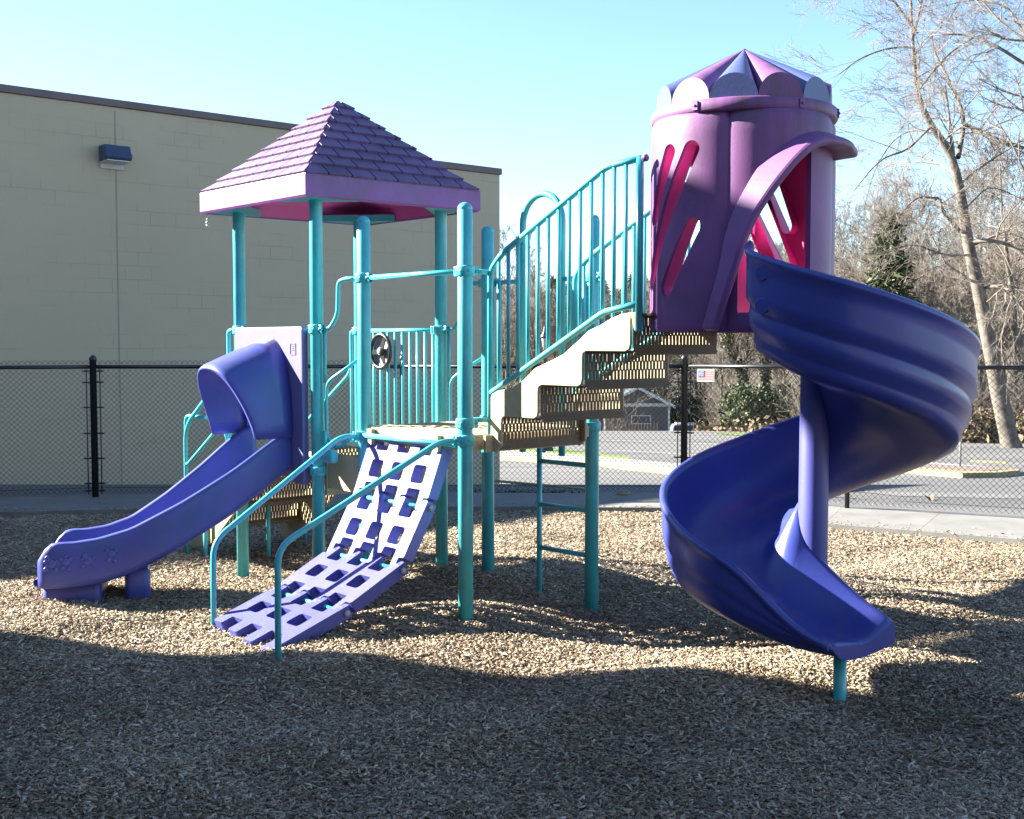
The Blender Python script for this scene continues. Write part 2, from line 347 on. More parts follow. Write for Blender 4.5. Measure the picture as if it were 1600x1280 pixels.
def mulch_mat():
    m = bpy.data.materials.new('wood_mulch'); m.use_nodes = True; n = m.node_tree.nodes; l = m.node_tree.links; b = n['Principled BSDF']
    b.inputs['Roughness'].default_value = .95; b.inputs['Specular IOR Level'].default_value = .1
    tc = n.new('ShaderNodeTexCoord')
    def chips(rot, sc, stretch):
        mp = n.new('ShaderNodeMapping'); mp.inputs['Rotation'].default_value = (0, 0, R(rot)); mp.inputs['Scale'].default_value = stretch
        l.new(tc.outputs['Object'], mp.inputs['Vector'])
        nz = n.new('ShaderNodeTexNoise'); nz.inputs['Scale'].default_value = 3; nz.inputs['Detail'].default_value = 2
        l.new(tc.outputs['Object'], nz.inputs['Vector'])
        ad = n.new('ShaderNodeVectorMath'); ad.operation = 'ADD'; l.new(mp.outputs['Vector'], ad.inputs[0]); l.new(nz.outputs['Color'], ad.inputs[1])
        v = n.new('ShaderNodeTexVoronoi'); v.inputs['Scale'].default_value = sc; l.new(ad.outputs[0], v.inputs['Vector']); return v
    v1 = chips(20, 16, (1, 3.0, 1)); v2 = chips(105, 19, (1, 3.2, 1))
    nz = n.new('ShaderNodeTexNoise'); nz.inputs['Scale'].default_value = 14; nz.inputs['Detail'].default_value = 3; l.new(tc.outputs['Object'], nz.inputs['Vector'])
    rp0 = n.new('ShaderNodeValToRGB'); rp0.color_ramp.elements[0].position = .46; rp0.color_ramp.elements[1].position = .54; l.new(nz.outputs['Fac'], rp0.inputs['Fac'])
    mxc = n.new('ShaderNodeMix'); mxc.data_type = 'RGBA'; l.new(rp0.outputs['Color'], mxc.inputs[0]); l.new(v1.outputs['Color'], mxc.inputs[6]); l.new(v2.outputs['Color'], mxc.inputs[7])
    mxd = n.new('ShaderNodeMix'); mxd.data_type = 'RGBA'; l.new(rp0.outputs['Color'], mxd.inputs[0]); l.new(v1.outputs['Distance'], mxd.inputs[6]); l.new(v2.outputs['Distance'], mxd.inputs[7])
    sp = n.new('ShaderNodeSeparateColor'); l.new(mxc.outputs[2], sp.inputs[0])
    rp = n.new('ShaderNodeValToRGB'); e = rp.color_ramp.elements
    e[0].position = 0; e[0].color = (.06, .046, .034, 1); e[1].position = 1; e[1].color = (.40, .335, .25, 1)
    x = e.new(.45); x.color = (.20, .16, .116, 1)
    l.new(sp.outputs[0], rp.inputs['Fac'])
    l.new(rp.outputs['Color'], b.inputs['Base Color'])
    bp = n.new('ShaderNodeBump'); bp.inputs['Strength'].default_value = .9; bp.inputs['Distance'].default_value = .02; bp.invert = True
    l.new(mxd.outputs[2], bp.inputs['Height']); l.new(bp.outputs['Normal'], b.inputs['Normal'])
    return m
MULCH = mulch_mat()
CHIP = tone_mat('wood_chip', [(0, (.085, .064, .045)), (.3, (.175, .132, .092)), (.6, (.305, .24, .162)), (.85, (.425, .35, .255)), (1, (.52, .46, .37))], .85)
BRICK = brick_mat()

# ================================================================== SETTING
FENCE = [(-10.5, 11.6), (-9, 11.75), (-6.3, 12.52), (-4.50, 13.05), (-1.2, 13.28), (1.87, 13.16), (3.38, 12.18), (5.05, 11.33), (7.5, 9.9), (9.5, 8.6)]
PATHIN = [(-10.5, 10.6), (-9, 11.0), (-5.05, 11.87), (-4.1, 12.05), (-1.2, 12.32), (1.62, 12.20), (2.88, 11.14), (4.32, 10.24), (6.9, 8.75), (8.9, 7.5)]
def grid_mesh(name, x0, x1, y0, y1, dx, dy, zf, mats, keep=None):
    xs = np.arange(x0, x1 + dx * .5, dx); ys = np.arange(y0, y1 + dy * .5, dy)
    X, Y = np.meshgrid(xs, ys); ZZ = zf(X, Y)
    V = np.stack([X, Y, ZZ], -1).reshape(-1, 3); nx = len(xs)
    i, j = np.meshgrid(np.arange(len(ys) - 1), np.arange(nx - 1), indexing='ij'); a = (i * nx + j).ravel()
    Fq = np.stack([a, a + 1, a + nx + 1, a + nx], -1)
    if keep is not None:
        c = V[Fq].mean(1); Fq = Fq[keep(c[:, 0], c[:, 1])]
    return fast_mesh(name, V, Fq, mats, smooth=True)
pin = np.array(PATHIN); pfe = np.array(FENCE)
mid_y = lambda x: np.interp(x, (pin[:, 0] + pfe[:, 0]) / 2, (pin[:, 1] + pfe[:, 1]) / 2)
in_y = lambda x: np.interp(x, pin[:, 0], pin[:, 1])
def hm2(x, y):
    h = hm(x, y); t = np.clip((in_y(x) - y) / .8, 0, 1); return h * t - .015 * (1 - t)
mu = grid_mesh('mulch', -10.4, 9, -5, 13.2, .09, .09, hm2, MULCH, keep=lambda x, y: y < mid_y(x))
tag(mu, kind='structure')
# chips
def scatter_chips(n, y0, y1, L0, L1):
    y = rng.uniform(y0, y1, n * 3); x = rng.uniform(-1, 1, n * 3) * (y * .46 + .5)
    k = (y < in_y(x) - .02 + rng.exponential(.09, len(x)) * (rng.random(len(x)) < .5)); x = x[k][:n]; y = y[k][:n]; n = len(x)
    z = np.where(y > in_y(x), .034, hm2(x, y) + rng.uniform(-.002, .012, n))
    yaw = rng.uniform(0, math.pi * 2, n); pit = rng.normal(0, .28, n); rol = rng.normal(0, .4, n)
    L = rng.uniform(L0, L1, n) * rng.choice([.35, .5, .7, 1, 1.1, 1.7], n); Wd = np.minimum(L * rng.uniform(.14, .42, n), .009); T = rng.uniform(.002, .005, n)
    cy, sy = np.cos(yaw), np.sin(yaw); cp, sp = np.cos(pit), np.sin(pit)
    ux = np.stack([cy * cp, sy * cp, sp], -1)
    v0 = np.stack([-sy, cy, np.zeros(n)], -1); w0 = np.cross(ux, v0)
    uy = v0 * np.cos(rol)[:, None] + w0 * np.sin(rol)[:, None]; uz = np.cross(ux, uy)
    c = np.stack([x, y, z + .004], -1)
    P = []
    for dz in (-1, 1):
        for a, b in ((-1, -.8), (1, -1), (.9, .9), (-.95, 1)):
            P.append(c + ux * (a * L / 2)[:, None] + uy * (b * Wd / 2)[:, None] + uz * (dz * T / 2)[:, None])
    V = np.stack(P, 1).reshape(-1, 3); b = np.arange(n)[:, None] * 8
    fs = np.array([(4, 5, 6, 7), (0, 1, 5, 4), (1, 2, 6, 5), (2, 3, 7, 6), (3, 0, 4, 7)])
    Fq = (b[:, :, None] + fs[None]).reshape(-1, 4)
    patch = .10 * np.sin(1.9 * x + 1.3 * np.sin(1.7 * y)) * np.sin(2.3 * y + .8 * x) + .07 * np.sin(5.1 * x + 2 * y) * np.sin(4.3 * y)
    tone = np.repeat(np.clip(rng.normal(.5, .25, n) + patch, 0, 1), 5)
    return V, Fq, tone
parts = [scatter_chips(105000, 3.9, 6.2, .015, .030), scatter_chips(90000, 6.2, 8.6, .016, .031), scatter_chips(60000, 8.6, 12.6, .019, .035)]
V = np.concatenate([p[0] for p in parts]); o = 0; Fs = []
for p in parts: Fs.append(p[1] + o); o += len(p[0])
ch = fast_mesh('wood_chips', V, np.concatenate(Fs), CHIP, attr=np.concatenate([p[2] for p in parts]))
tag(ch, 'loose pale wood chips covering the playground floor', 'wood chips', kind='stuff')

# concrete path (real slab with edges), split by joints in its own mesh
def densify(pl, n=8):
    out = []
    for (a, b) in zip(pl[:-1], pl[1:]):
        for k in range(n): out.append((a[0] + (b[0] - a[0]) * k / n, a[1] + (b[1] - a[1]) * k / n))
    out.append(pl[-1]); return out
pi_, po_ = densify(PATHIN), densify([(x * 1.006, y + .16) for x, y in FENCE])
mb = MB(); n = len(pi_)
for i in range(0, n - 1):
    a, b, c, d = pi_[i], pi_[i + 1], po_[i + 1], po_[i]
    g = .006 if i % 4 == 3 else 0
    if g:   # a joint gap at the end of the slab
        b = (b[0] - (b[0] - a[0]) * .015, b[1] - (b[1] - a[1]) * .015); c = (c[0] - (c[0] - d[0]) * .015, c[1] - (c[1] - d[1]) * .015)
    mb.hexa([(p[0], p[1], -.8) for p in (a, b, c, d)] + [(p[0], p[1], .032) for p in (a, b, c, d)])
tag(mb.build('path', CONC), kind='structure')

# outside ground sheet
gm = bpy.data.materials.new('leaf_litter_and_grass'); gm.use_nodes = True
n_ = gm.node_tree.nodes; l_ = gm.node_tree.links; b_ = n_['Principled BSDF']; b_.inputs['Roughness'].default_value = .95
tc = n_.new('ShaderNodeTexCoord'); nz = n_.new('ShaderNodeTexNoise'); nz.inputs['Scale'].default_value = .22; nz.inputs['Detail'].default_value = 10; nz.inputs['Roughness'].default_value = .7
l_.new(tc.outputs['Object'], nz.inputs['Vector']); rp = n_.new('ShaderNodeValToRGB'); e = rp.color_ramp.elements
e[0].position = .35; e[0].color = (.08, .06, .04, 1); e[1].position = .62; e[1].color = (.065, .085, .025, 1); x = e.new(.48); x.color = (.12, .095, .062, 1)
l_.new(nz.outputs['Fac'], rp.inputs['Fac']); l_.new(rp.outputs['Color'], b_.inputs['Base Color'])
ys = [2, 9, 13.4, 13.5, 14, 16, 18, 20, 22, 26, 30, 35, 40, 45, 50, 58, 65, 70, 75, 80, 85, 92, 100, 115, 150, 250, 500, 1200, 2800]
mb = MB()
for y in ys:
    for x in (-1500, -60, -20, -6, 0, 6, 20, 60, 1500): mb.v.append((x, y, gz(y)))
for i in range(len(ys) - 1):
    for j in range(8): a = i * 9 + j; mb.face((a, a + 1, a + 10, a + 9), 0, False)
# skirt below the playground back to behind the camera
b0 = len(mb.v); mb.v += [(-1500, -400, -.9), (1500, -400, -.9)]; mb.face((b0, b0 + 1, 8, 4, 0))
tag(mb.build('ground', gm), kind='structure')

def road_mat():
    m = bpy.data.materials.new('worn_asphalt'); m.use_nodes = True; n = m.node_tree.nodes; l = m.node_tree.links; b = n['Principled BSDF']; b.inputs['Roughness'].default_value = .85
    tc = n.new('ShaderNodeTexCoord'); mp = n.new('ShaderNodeMapping'); mp.inputs['Rotation'].default_value = (0, 0, R(40)); mp.inputs['Scale'].default_value = (.05, .5, 1)
    l.new(tc.outputs['Object'], mp.inputs['Vector'])
    a = n.new('ShaderNodeTexNoise'); a.inputs['Scale'].default_value = 1; a.inputs['Detail'].default_value = 6; l.new(mp.outputs['Vector'], a.inputs['Vector'])
    rp = n.new('ShaderNodeValToRGB'); e = rp.color_ramp.elements; e[0].position = .38; e[0].color = (.072, .072, .073, 1); e[1].position = .66; e[1].color = (.128, .126, .12, 1)
    l.new(a.outputs['Fac'], rp.inputs['Fac']); g = n.new('ShaderNodeTexNoise'); g.inputs['Scale'].default_value = 45; l.new(tc.outputs['Object'], g.inputs['Vector'])
    mx = n.new('ShaderNodeMix'); mx.data_type = 'RGBA'; mx.blend_type = 'OVERLAY'; mx.inputs[0].default_value = .5
    l.new(rp.outputs['Color'], mx.inputs[6]); l.new(g.outputs['Fac'], mx.inputs[7]); l.new(mx.outputs[2], b.inputs['Base Color']); return m
ASPH = road_mat()
GRASS = mat('verge_grass', (.085, .125, .025), .9, .35, 8, .5, 60)
def draped(name, left, right, m, dz, sub=14, kind='structure', thick=0):
    """strip between two polylines of (x,y), draped on the ground profile"""
    mb = MB(); L = densify(left, sub); Rr = densify(right, sub)
    nL = min(len(L), len(Rr)); K = 6; rows = []
    for i in range(nL):
        row = []
        for k in range(K + 1):
            t = k / K; x = L[i][0] * (1 - t) + Rr[i][0] * t; y = L[i][1] * (1 - t) + Rr[i][1] * t
            row.append((x, y, gz(y) + dz))
        rows.append(row)
    if thick:
        rows = [[(r[0][0], r[0][1], r[0][2] - thick)] + r + [(r[-1][0], r[-1][1], r[-1][2] - thick)] for r in rows]
    mb.loft(rows, False, False, sm=False)
    return tag(mb.build(name, m), kind=kind)
xy = lambda px, py: tuple(GP(px, py)[:2])
# whole carriageway
mb = MB(); rows = []
for y in [13.55, 14, 15, 16, 18, 20, 22, 24, 26, 28, 30, 33, 36, 40, 45, 50, 54, 58, 62, 65, 68, 71, 73, 75, 78]:
    xl = np.interp(y, [13, 40, 78], [-40, -30, 0.5]); xr = np.interp(y, [13, 30, 48, 58, 78], [60, 60, 60, 20, 11])
    rows.append([(xl + (xr - xl) * k / 8, y, gz(y) + .012) for k in range(9)])
mb.loft(rows, False, sm=False)
near = [(x, y) for x, y in densify([(x * 1.006, y + .10) for x, y in FENCE], 8) if x > 1.6] + [(12, 7.2), (16, 4.5)]
mb.loft([[(x, y, -.108), (x + .4, max(13.56, y), -.108)] for x, y in near], False, sm=False)
tag(mb.build('road', ASPH), kind='structure')
draped('pavement', [xy(640, 697), xy(780, 708), xy(938, 720), xy(1113, 738), xy(1260, 755), xy(1330, 768)], [xy(600, 708), xy(780, 719), xy(938, 729), xy(1113, 748), xy(1250, 764), xy(1326, 771)], CURB, .13, thick=.14)
draped('kerb_paint', [xy(780, 719.6), xy(938, 729.8), xy(1113, 749), xy(1250, 765)], [xy(780, 720.1), xy(938, 730.5), xy(1113, 750), xy(1250, 766)], YELLOW, .10, thick=.1)
draped('verge', [xy(640, 690), xy(780, 699), xy(900, 711), xy(985, 722)], [xy(640, 696), xy(780, 707), xy(900, 716.5), xy(985, 723)], GRASS, .16, thick=.1)
draped('traffic_island', [xy(1410, 729), xy(1500, 735), xy(1590, 739)], [xy(1425, 738), xy(1507, 745), xy(1592, 742)], mat('brown_island', (.13, .10, .085), .9, .2, 4), .12, thick=.12)
draped('island_kerb', [xy(1405, 735.5), xy(1460, 741), xy(1507, 745.3), xy(1560, 745), xy(1592, 742.2)], [xy(1400, 739), xy(1460, 745), xy(1507, 749), xy(1562, 748), xy(1598, 744)], YELLOW, .13, thick=.13)
draped('lane_marking', [xy(1430, 722.5), xy(1500, 727.5), xy(1560, 731.5)], [xy(1430, 724.5), xy(1500, 729.5), xy(1560, 733)], WHITE, .018)
draped('lane_marking', [xy(1520, 720), xy(1575, 722.5)], [xy(1518, 723.5), xy(1575, 726)], YELLOW, .018)
draped('lane_marking', [xy(940, 688), xy(1200, 697), xy(1330, 703)], [xy(940, 688.8), xy(1200, 698), xy(1330, 704)], CURB, .018)
draped('lane_marking', [xy(960, 704), xy(1100, 712), xy(1300, 724)], [xy(960, 705), xy(1100, 713.2), xy(1300, 725.5)], CURB, .018)
draped('worn_band', [(4.2, 15.0), (7, 14.3), (10, 13.75)], [(4.6, 14.3), (7, 13.75), (10, 13.6)], mat('pale_asphalt', (.12, .12, .116), .85, .12, 3), .018)
draped('far_verge', [xy(1120, 676.5), xy(1250, 681), xy(1420, 690)], [xy(1120, 678.5), xy(1250, 690), xy(1420, 697)], GRASS, .03)

# ------------------------------------------------------------------ buildings
def wall_with_uv(mbf, name, m, parent, u_dir, origin):
    o = mbf.build(name, m, parent); me = o.data; uv = me.uv_layers.new(name='UVMap'); u = Vector(u_dir); off = world_off(parent)
    for p in me.polygons:
        for li in p.loop_indices:
            co = me.vertices[me.loops[li].vertex_index].co + off - Vector(origin)
            d = u if abs(p.normal.dot(u)) < .7 else Vector((-u.y, u.x, 0))
            uv.data[li].uv = (co.dot(d), co.z)
    return o
WD = Vector((.747, .664, 0)).normalized(); WN = Vector((.664, -.747, 0)).normalized()      # along the wall, out of the wall
WK = Vector((-.225, 22.48, 0)); DEPTH = 3.6
def wallp(px): y = 16.5 * 2936 / (2936 - px); return Vector(((px - 800) / F_PX * y, y, 0))
KS = wallp(560); KL = WK - WD * 23.5
bld = empty('block_building', WK, 'large windowless tan painted block building behind the fence with brown roof edge', 'building')
COP = mat('brown_coping_metal', (.13, .095, .095), .6, .1, 3, dirt=(.07, .05, .05), dirt_amt=.6)
def bslab(name, a, b, z0, z1, m, out=0, dep=DEPTH):
    q = [a + WN * out, b + WN * out, b - WN * dep, a - WN * dep]; mbx = MB().hexa([p + Z(z0) for p in q] + [p + Z(z1) for p in q]); return mbx
wall_with_uv(bslab('w', KL, KS, -2.5, 5.05, BRICK), 'wall', BRICK, bld, WD, WK)
wall_with_uv(bslab('w', KS + WD * .003, WK, -2.5, 4.74, BRICK, out=-.003), 'wall', BRICK, bld, WD, WK)
bslab('c', KL - WD * .03, KS + WD * .03, 5.053, 5.16, COP, .035, DEPTH + .03).build('roof_edge', COP, bld, bevel=.012)
bslab('c', KS + WD * .033, WK + WD * .035, 4.743, 4.86, COP, .032, DEPTH + .03).build('roof_edge', COP, bld, bevel=.012)
J = wallp(187); mb = MB(); mb.box(J + WN * .002 + Z(1.3), (.018, .006, 7.4), WD, WN); mb.build('control_joint', mat('joint_sealant', (.28, .25, .2), .9), bld)
# floodlight
LP = wallp(180) + WN * .02 + Z(4.36)
fl = empty('wall_floodlight', LP, 'dark blue box floodlight high on the tan block wall', 'wall light')
mb = MB(); mb.prism([LP + WN * a + Z(b) - WD * .19 for a, b in ((.0, -.10), (.0, .12), (.20, .12), (.27, -.05), (.25, -.09))], WD * .38); mb.build('housing', DKBLUE, fl, bevel=.01)
mb = MB(); mb.prism([LP + WN * a + Z(b) - WD * .17 for a, b in ((.005, -.103), (.24, -.093), (.24, -.105), (.005, -.125))], WD * .34); mb.build('lens', mat('lamp_lens', (.5, .52, .52), .25), fl)
mb = MB(); mb.box(LP + WN * .004 + Z(-.16), (.34, .012, .07), WD, WN); mb.build('back_plate', WHITE, fl)
mb = MB(); mb.tube([LP + WD * .19 + WN * .08, LP + WD * .25 + WN * .08], .012, 8); mb.lathe(LP + WD * .27 + WN * .08 - Z(.02), [(.018, 0), (.022, .02), (.018, .05)], 10); mb.build('photocell', GREYP, fl)

# tall neighbour outside the picture, left of the camera: it casts the foreground shade
NB = mat('neighbour_render', (.25, .22, .18), .85, .06, .6)
nb = empty('neighbour_building', (-11.5, 0, 0), 'tall tan rendered building left of the camera that shades the foreground', 'building')
mb = MB(); mb.hexa([(-15, -14, -.9), (-9.0, -14, -.9), (-9.0, 8.44, -.9), (-15, 6.3, -.9), (-15, -14, 6.8), (-9.0, -14, 6.8), (-9.0, 8.44, 6.8), (-15, 6.3, 6.8)]); mb.build('wall', NB, nb)
mb = MB(); mb.hexa([(-8.997, -14, -.9), (16, -14, -.9), (16, -7.5, -.9), (-8.997, -7.5, -.9), (-8.997, -14, 7.0), (16, -14, 7.0), (16, -7.5, 7.0), (-8.997, -7.5, 7.0)]); mb.build('wing', NB, nb)  # unseen wing added behind the camera to block sky light on camera-facing sides
mb = MB(); mb.hexa([(-15.3, -14.3, 6.803), (-8.9, -14.3, 6.803), (-8.9, 8.74, 6.803), (-15.3, 6.6, 6.803), (-15.3, -14.3, 7.68), (-8.9, -14.3, 7.68), (-8.9, 8.74, 7.68), (-15.3, 6.6, 7.68)]); mb.build('roof_edge', COP, nb)  # unseen deep overhang, sized to throw shade across the lower purple tower panel

# ------------------------------------------------------------------ chain-link fence
fe = empty('chain_link_fence', (1.87, 13.16, 0), 'black vinyl chain link fence around the playground path', 'fence')
FD = []      # (point, tangent, s) resampled
pl = [Vector((x, y, 0)) for x, y in FENCE]
def along(s):
    for a, b in zip(pl[:-1], pl[1:]):
        L = (b - a).length
        if s <= L: return a + (b - a) * (s / L)
        s -= L
    return pl[-1]
TOT = sum((b - a).length for a, b in zip(pl[:-1], pl[1:]))
ftop = lambda p: 1.47 if p.x < 1 else float(np.interp(p.x, [1, 1.87, 4.8, 9], [1.47, 1.475, 1.50, 1.50]))
P_ = .029; ns = int(TOT / P_); nzs = 51
S = np.arange(ns + 1) * P_
pts = np.array([along(s) for s in S]); tops = np.array([ftop(Vector(p)) for p in pts])
V = []; Fq = []; wr = .0026
tri = [(math.cos(a), math.sin(a)) for a in (R(90), R(210), R(330))]
tang = np.gradient(pts, axis=0); tang /= np.linalg.norm(tang, axis=1)[:, None]; nor = np.stack([-tang[:, 1], tang[:, 0], tang[:, 2] * 0], -1)
base = 0
for i in range(0, ns):
    k = np.arange(nzs + 1); h = .07 + k / nzs * (tops[i] + .035 - .07)
    side = (k + i) % 2
    p = pts[i][None] * (1 - side[:, None]) + pts[i + 1][None] * side[:, None]
    p = p + nor[i][None] * (np.where(side == 0, 1, -1) * .0018)[:, None]
    p[:, 2] = h
    ring = np.stack([p + (tang[i] * a * wr)[None] * 1.2 + nor[i][None] * b * wr for a, b in tri], 1)
    V.append(ring.reshape(-1, 3)); j = np.arange(nzs)
    for t in range(3):
        t2 = (t + 1) % 3; Fq.append(np.stack([base + j * 3 + t, base + j * 3 + t2, base + (j + 1) * 3 + t2, base + (j + 1) * 3 + t], -1))
    base += (nzs + 1) * 3
V = np.concatenate(V) - np.array(fe.location)
cm = fast_mesh('chain_mesh', V, np.concatenate(Fq), BLACK, fe, smooth=True)
POSTS = [Vector((x, y, 0)) for x, y in FENCE]
for i, p in enumerate(POSTS[:-1]):
    q = POSTS[i + 1]; t = ftop(p); mb = MB()
    mb.tube([p + Z(t - .035), q + Z(ftop(q) - .035)], .021, 10); mb.build('top_rail', BLACK, fe)
    mb = MB(); mb.tube([p + Z(.13), q + Z(.13)], .0025, 4); mb.build('tension_wire', BLACK, fe)
for i, p in enumerate(POSTS):
    t = ftop(p); mb = MB()
    big = i in (3, 5)
    r = .036 if big else .024
    mb.lathe(p + Z(-.3), [(r, 0), (r, t + .33), (r * 1.15, t + .335), (r * 1.1, t + .36), (r * .6, t + .385), (.004, t + .395)], 14)
    po = mb.build('post', BLACK, fe)
    if big:
        for sgn in (-1, 1):
            d = (POSTS[i + sgn] - p).normalized(); bar = MB(); bar.tube([p + d * .07 + Z(.06), p + d * .07 + Z(t - .01)], .006, 6)
            for h in (.10, .18, .45, .72, 1.0, 1.27, t - .08):
                bar.box(p + d * .045 + Z(h), (.13, .03, .016), d, d.cross(Z(1)))
            bar.build('tension_bar', BLACK, po)
# flag sign on the fence
SGN = Vector((1.87, 13.16, 0)) + (Vector((3.38, 12.18, 0)) - Vector((1.87, 13.16, 0))).normalized() * .16
sdv = (Vector((3.38, 12.18, 0)) - Vector((1.87, 13.16, 0))).normalized(); snv = Vector((sdv.y, -sdv.x, 0))
zc = EYE - (586.5 - HOR) * 13.0 / F_PX
S0 = SGN + snv * .03
sg = empty('fence_sign', S0 + Z(zc), 'small white sign printed with a stars and stripes flag wired to the chain link fence', 'sign')
mb = MB(); mb.box(S0 + sdv * .10 + Z(zc), (.20, .004, .135), sdv, snv); mb.build('sign_board', WHITE, sg)
RED = mat('sign_red', (.50, .12, .12), .6, .3, 40); NAVY = mat('sign_navy', (.10, .13, .32), .6, .3, 40)
mb = MB()
for k in range(6): mb.box(S0 + sdv * .10 + snv * .004 + Z(zc - .045 + k * .019), (.18, .002, .0095), sdv, snv)
mb.build('stripes', RED, sg)
mb = MB(); mb.box(S0 + sdv * .045 + snv * .0065 + Z(zc + .022), (.075, .002, .068), sdv, snv); mb.build('canton', NAVY, sg)
mb = MB()
for a in range(4):
    for b in range(3): mb.lathe(S0 + sdv * (.018 + a * .018) + snv * .0078 + Z(zc + .0 + b * .021), [(.005, 0), (.005, .001)], 5, axis=snv)
mb.build('stars', WHITE, sg)

# ================================================================== PLAY STRUCTURE (one bolted-together thing)
PS = empty('play_structure', (-.3, 7.9, 0), 'teal and purple playground set with roofed tower, straight and spiral slides, chain climber and stairs', 'playground set')
DT, DM, DU = .86, 1.16, 1.86      # deck heights: tower, middle, top of the stairs
def post(p, top, cap=True, name='post'):
    mb = MB(); b = p + Z(-.3)
    pr = [(RP, 0), (RP, top + .3 - .045)]
    if cap: pr += [(RP * .96, top + .3 - .043), (RP * 1.0, top + .3 - .040)] + [(RP * math.cos(R(a)), top + .3 - .040 + .04 * math.sin(R(a))) for a in (20, 40, 60, 78)] + [(.002, top + .3)]
    else: pr += [(RP, top + .3)]
    mb.lathe(b, pr, 28); return mb.build(name, TEAL, PS)
def clamp(po, p, z, dirs=()):
    """two-part bolted collar with ears"""
    mb = MB(); r = RP
    mb.lathe(p + Z(z - .032), [(r + .001, 0), (r + .010, .003), (r + .0125, .012), (r + .0125, .052), (r + .010, .061), (r + .001, .064)], 24)
    for d in dirs:
        d = Vector(d).normalized(); s = d.cross(Z(1))
        for w in (-.014, .014): mb.box(p + d * (r + .020) + s * w + Z(z), (.036, .011, .056), d, s)
        mb.lathe(p + d * (r + .024) - s * .03 + Z(z), [(.007, 0), (.008, .06)], 8, axis=s)
    v = Vector((-p.x, -p.y, 0)).normalized()
    for a in (-25, 25):
        dd = Matrix.Rotation(R(a), 3, 'Z') @ v
        mb.lathe(p + dd * (r + .008) + Z(z), [(.010, 0), (.010, .006), (.006, .009), (.001, .009)], 10, axis=dd)
    return mb.build('clamp', TEAL, po, bevel=.002)
posts = {}
for k, p in (('L', PL), ('N', PN), ('R', PR), ('F', PF)): posts[k] = post(p, 2.70, False)
for k, p in (('A', PA), ('B', PB), ('C', PC), ('D', PD)): posts[k] = post(p, 2.528)
ZC1, ZC2 = 1.797, 2.127
clamp(posts['L'], PL, ZC1, (E1, -E1)); clamp(posts['N'], PN, ZC1, (-E1, E1)); clamp(posts['R'], PR, ZC1, (-E2, E1)); clamp(posts['F'], PF, ZC1, (E1, -E1))
clamp(posts['A'], PA, ZC2, (-E1, E1)); clamp(posts['B'], PB, ZC2, (-E1, E2)); clamp(posts['C'], PC, ZC2, (-E1, E1)); clamp(posts['D'], PD, ZC2, (-E1, E1))
for k, p in (('L', PL), ('N', PN), ('R', PR), ('F', PF)): clamp(posts[k], p, .838 - .0, ())
clamp(posts['B'], PB, 1.235, (E2,)); clamp(posts['B'], PB, 1.135, (-E2,)); clamp(posts['A'], PA, 1.10, (-E2,)); clamp(posts['D'], PD, 1.30, (-E2,)); clamp(posts['D'], PD, 1.165, (-E2,)); clamp(posts['C'], PC, 1.16, ())

# --- decks
def deck(c0, c1, c2, c3, z, skirt, name='deck'):
    ce = (c0 + c1 + c2 + c3) / 4; q = [ce + (c - ce) * 1.0 for c in (c0, c1, c2, c3)]
    mb = MB(); mb.hexa([p + Z(z - .014) for p in q] + [p + Z(z) for p in q])
    for i in range(4):
        a, b = q[i], q[(i + 1) % 4]; d = (b - a).normalized(); nn = d.cross(Z(1)); L = (b - a).length
        mb.box((a + b) / 2 - nn * .012 + Z(z - .016 - skirt / 2), (L - .1, .02, skirt), d, nn)
    # ribs seen edge-on on the top sheet
    d = (q[1] - q[0]).normalized(); e = (q[3] - q[0]).normalized(); L = (q[1] - q[0]).length; We = (q[3] - q[0]).length
    for k in range(1, 24): mb.box(q[0] + e * (We * k / 24) + d * (L / 2) + Z(z + .002), (L * .94, .018, .004), d, e)
    return mb.build(name, TAN, PS)
deck(PL, PN, PR, PF, DT, .08)
deck(PA, PB, PD, PC, DM, .075)
def perf(mb, o, u, n, w, h, thick=.004, pitch=.028, slot=.0088, rows=3, foot=.28):
    """perforated sheet: staggered rows of upright slots over a solid foot"""
    o = Vector(o); u = Vector(u).normalized(); n = Vector(n).normalized(); t = n * thick
    def panel(x0, x1, z0, z1):
        if x1 - x0 < .001 or z1 - z0 < .001: return
        q = [o + u * x0, o + u * x1, o + u * x1 + t, o + u * x0 + t]; mb.hexa([p + Z(z0) for p in q] + [p + Z(z1) for p in q])
    f = h * foot; panel(0, w, 0, f); top = h - .012; panel(0, w, top, h); rh = (top - f) / rows; gap = .006
    for r in range(rows):
        z0 = f + r * rh; 
        if r: panel(0, w, z0, z0 + gap)
        zz = z0 + (gap if r else 0); x = 0; off = pitch / 2 if r % 2 else 0
        cuts = np.arange(.02 + off, w - .025, pitch); prev = 0
        for c in cuts: panel(prev, c, zz, z0 + rh); prev = c + slot
        panel(prev, w, zz, z0 + rh)
# transition step between the two decks
mb = MB(); perf(mb, PN + E1 * .035 + E2 * .1 + Z(DT - .10), E2, E1, .86, .26, rows=3, foot=.62)
q = [PN + E1 * .03 + E2 * .08, PN + E1 * .40 + E2 * .1, PR + E1 * .40 - E2 * .05, PR + E1 * .03 - E2 * .08]
mb.hexa([p + Z(DT + .145) for p in q] + [p + Z(DT + .16) for p in q])
mb.box(PN + E1 * .02 + E2 * .5 + Z(DT - .06), (.90, .02, .26), E2, E1)
mb.box(PN + E1 * .22 + E2 * .07 + Z(DT - .02), (.36, .02, .24), E1, E2)
mb.build('transition_step', TAN, PS)
mb = MB(); mb.rbox(PN + E1 * .19 - E2 * .03 + Z(.955), (.14, .06, .085), E1, E2, .02); mb.tube([PN + E1 * .14 - E2 * .03 + Z(1.0), PN + E1 * .14 - E2 * .03 + Z(1.12)], .014, 8); mb.build('bracket', TEAL, PS)


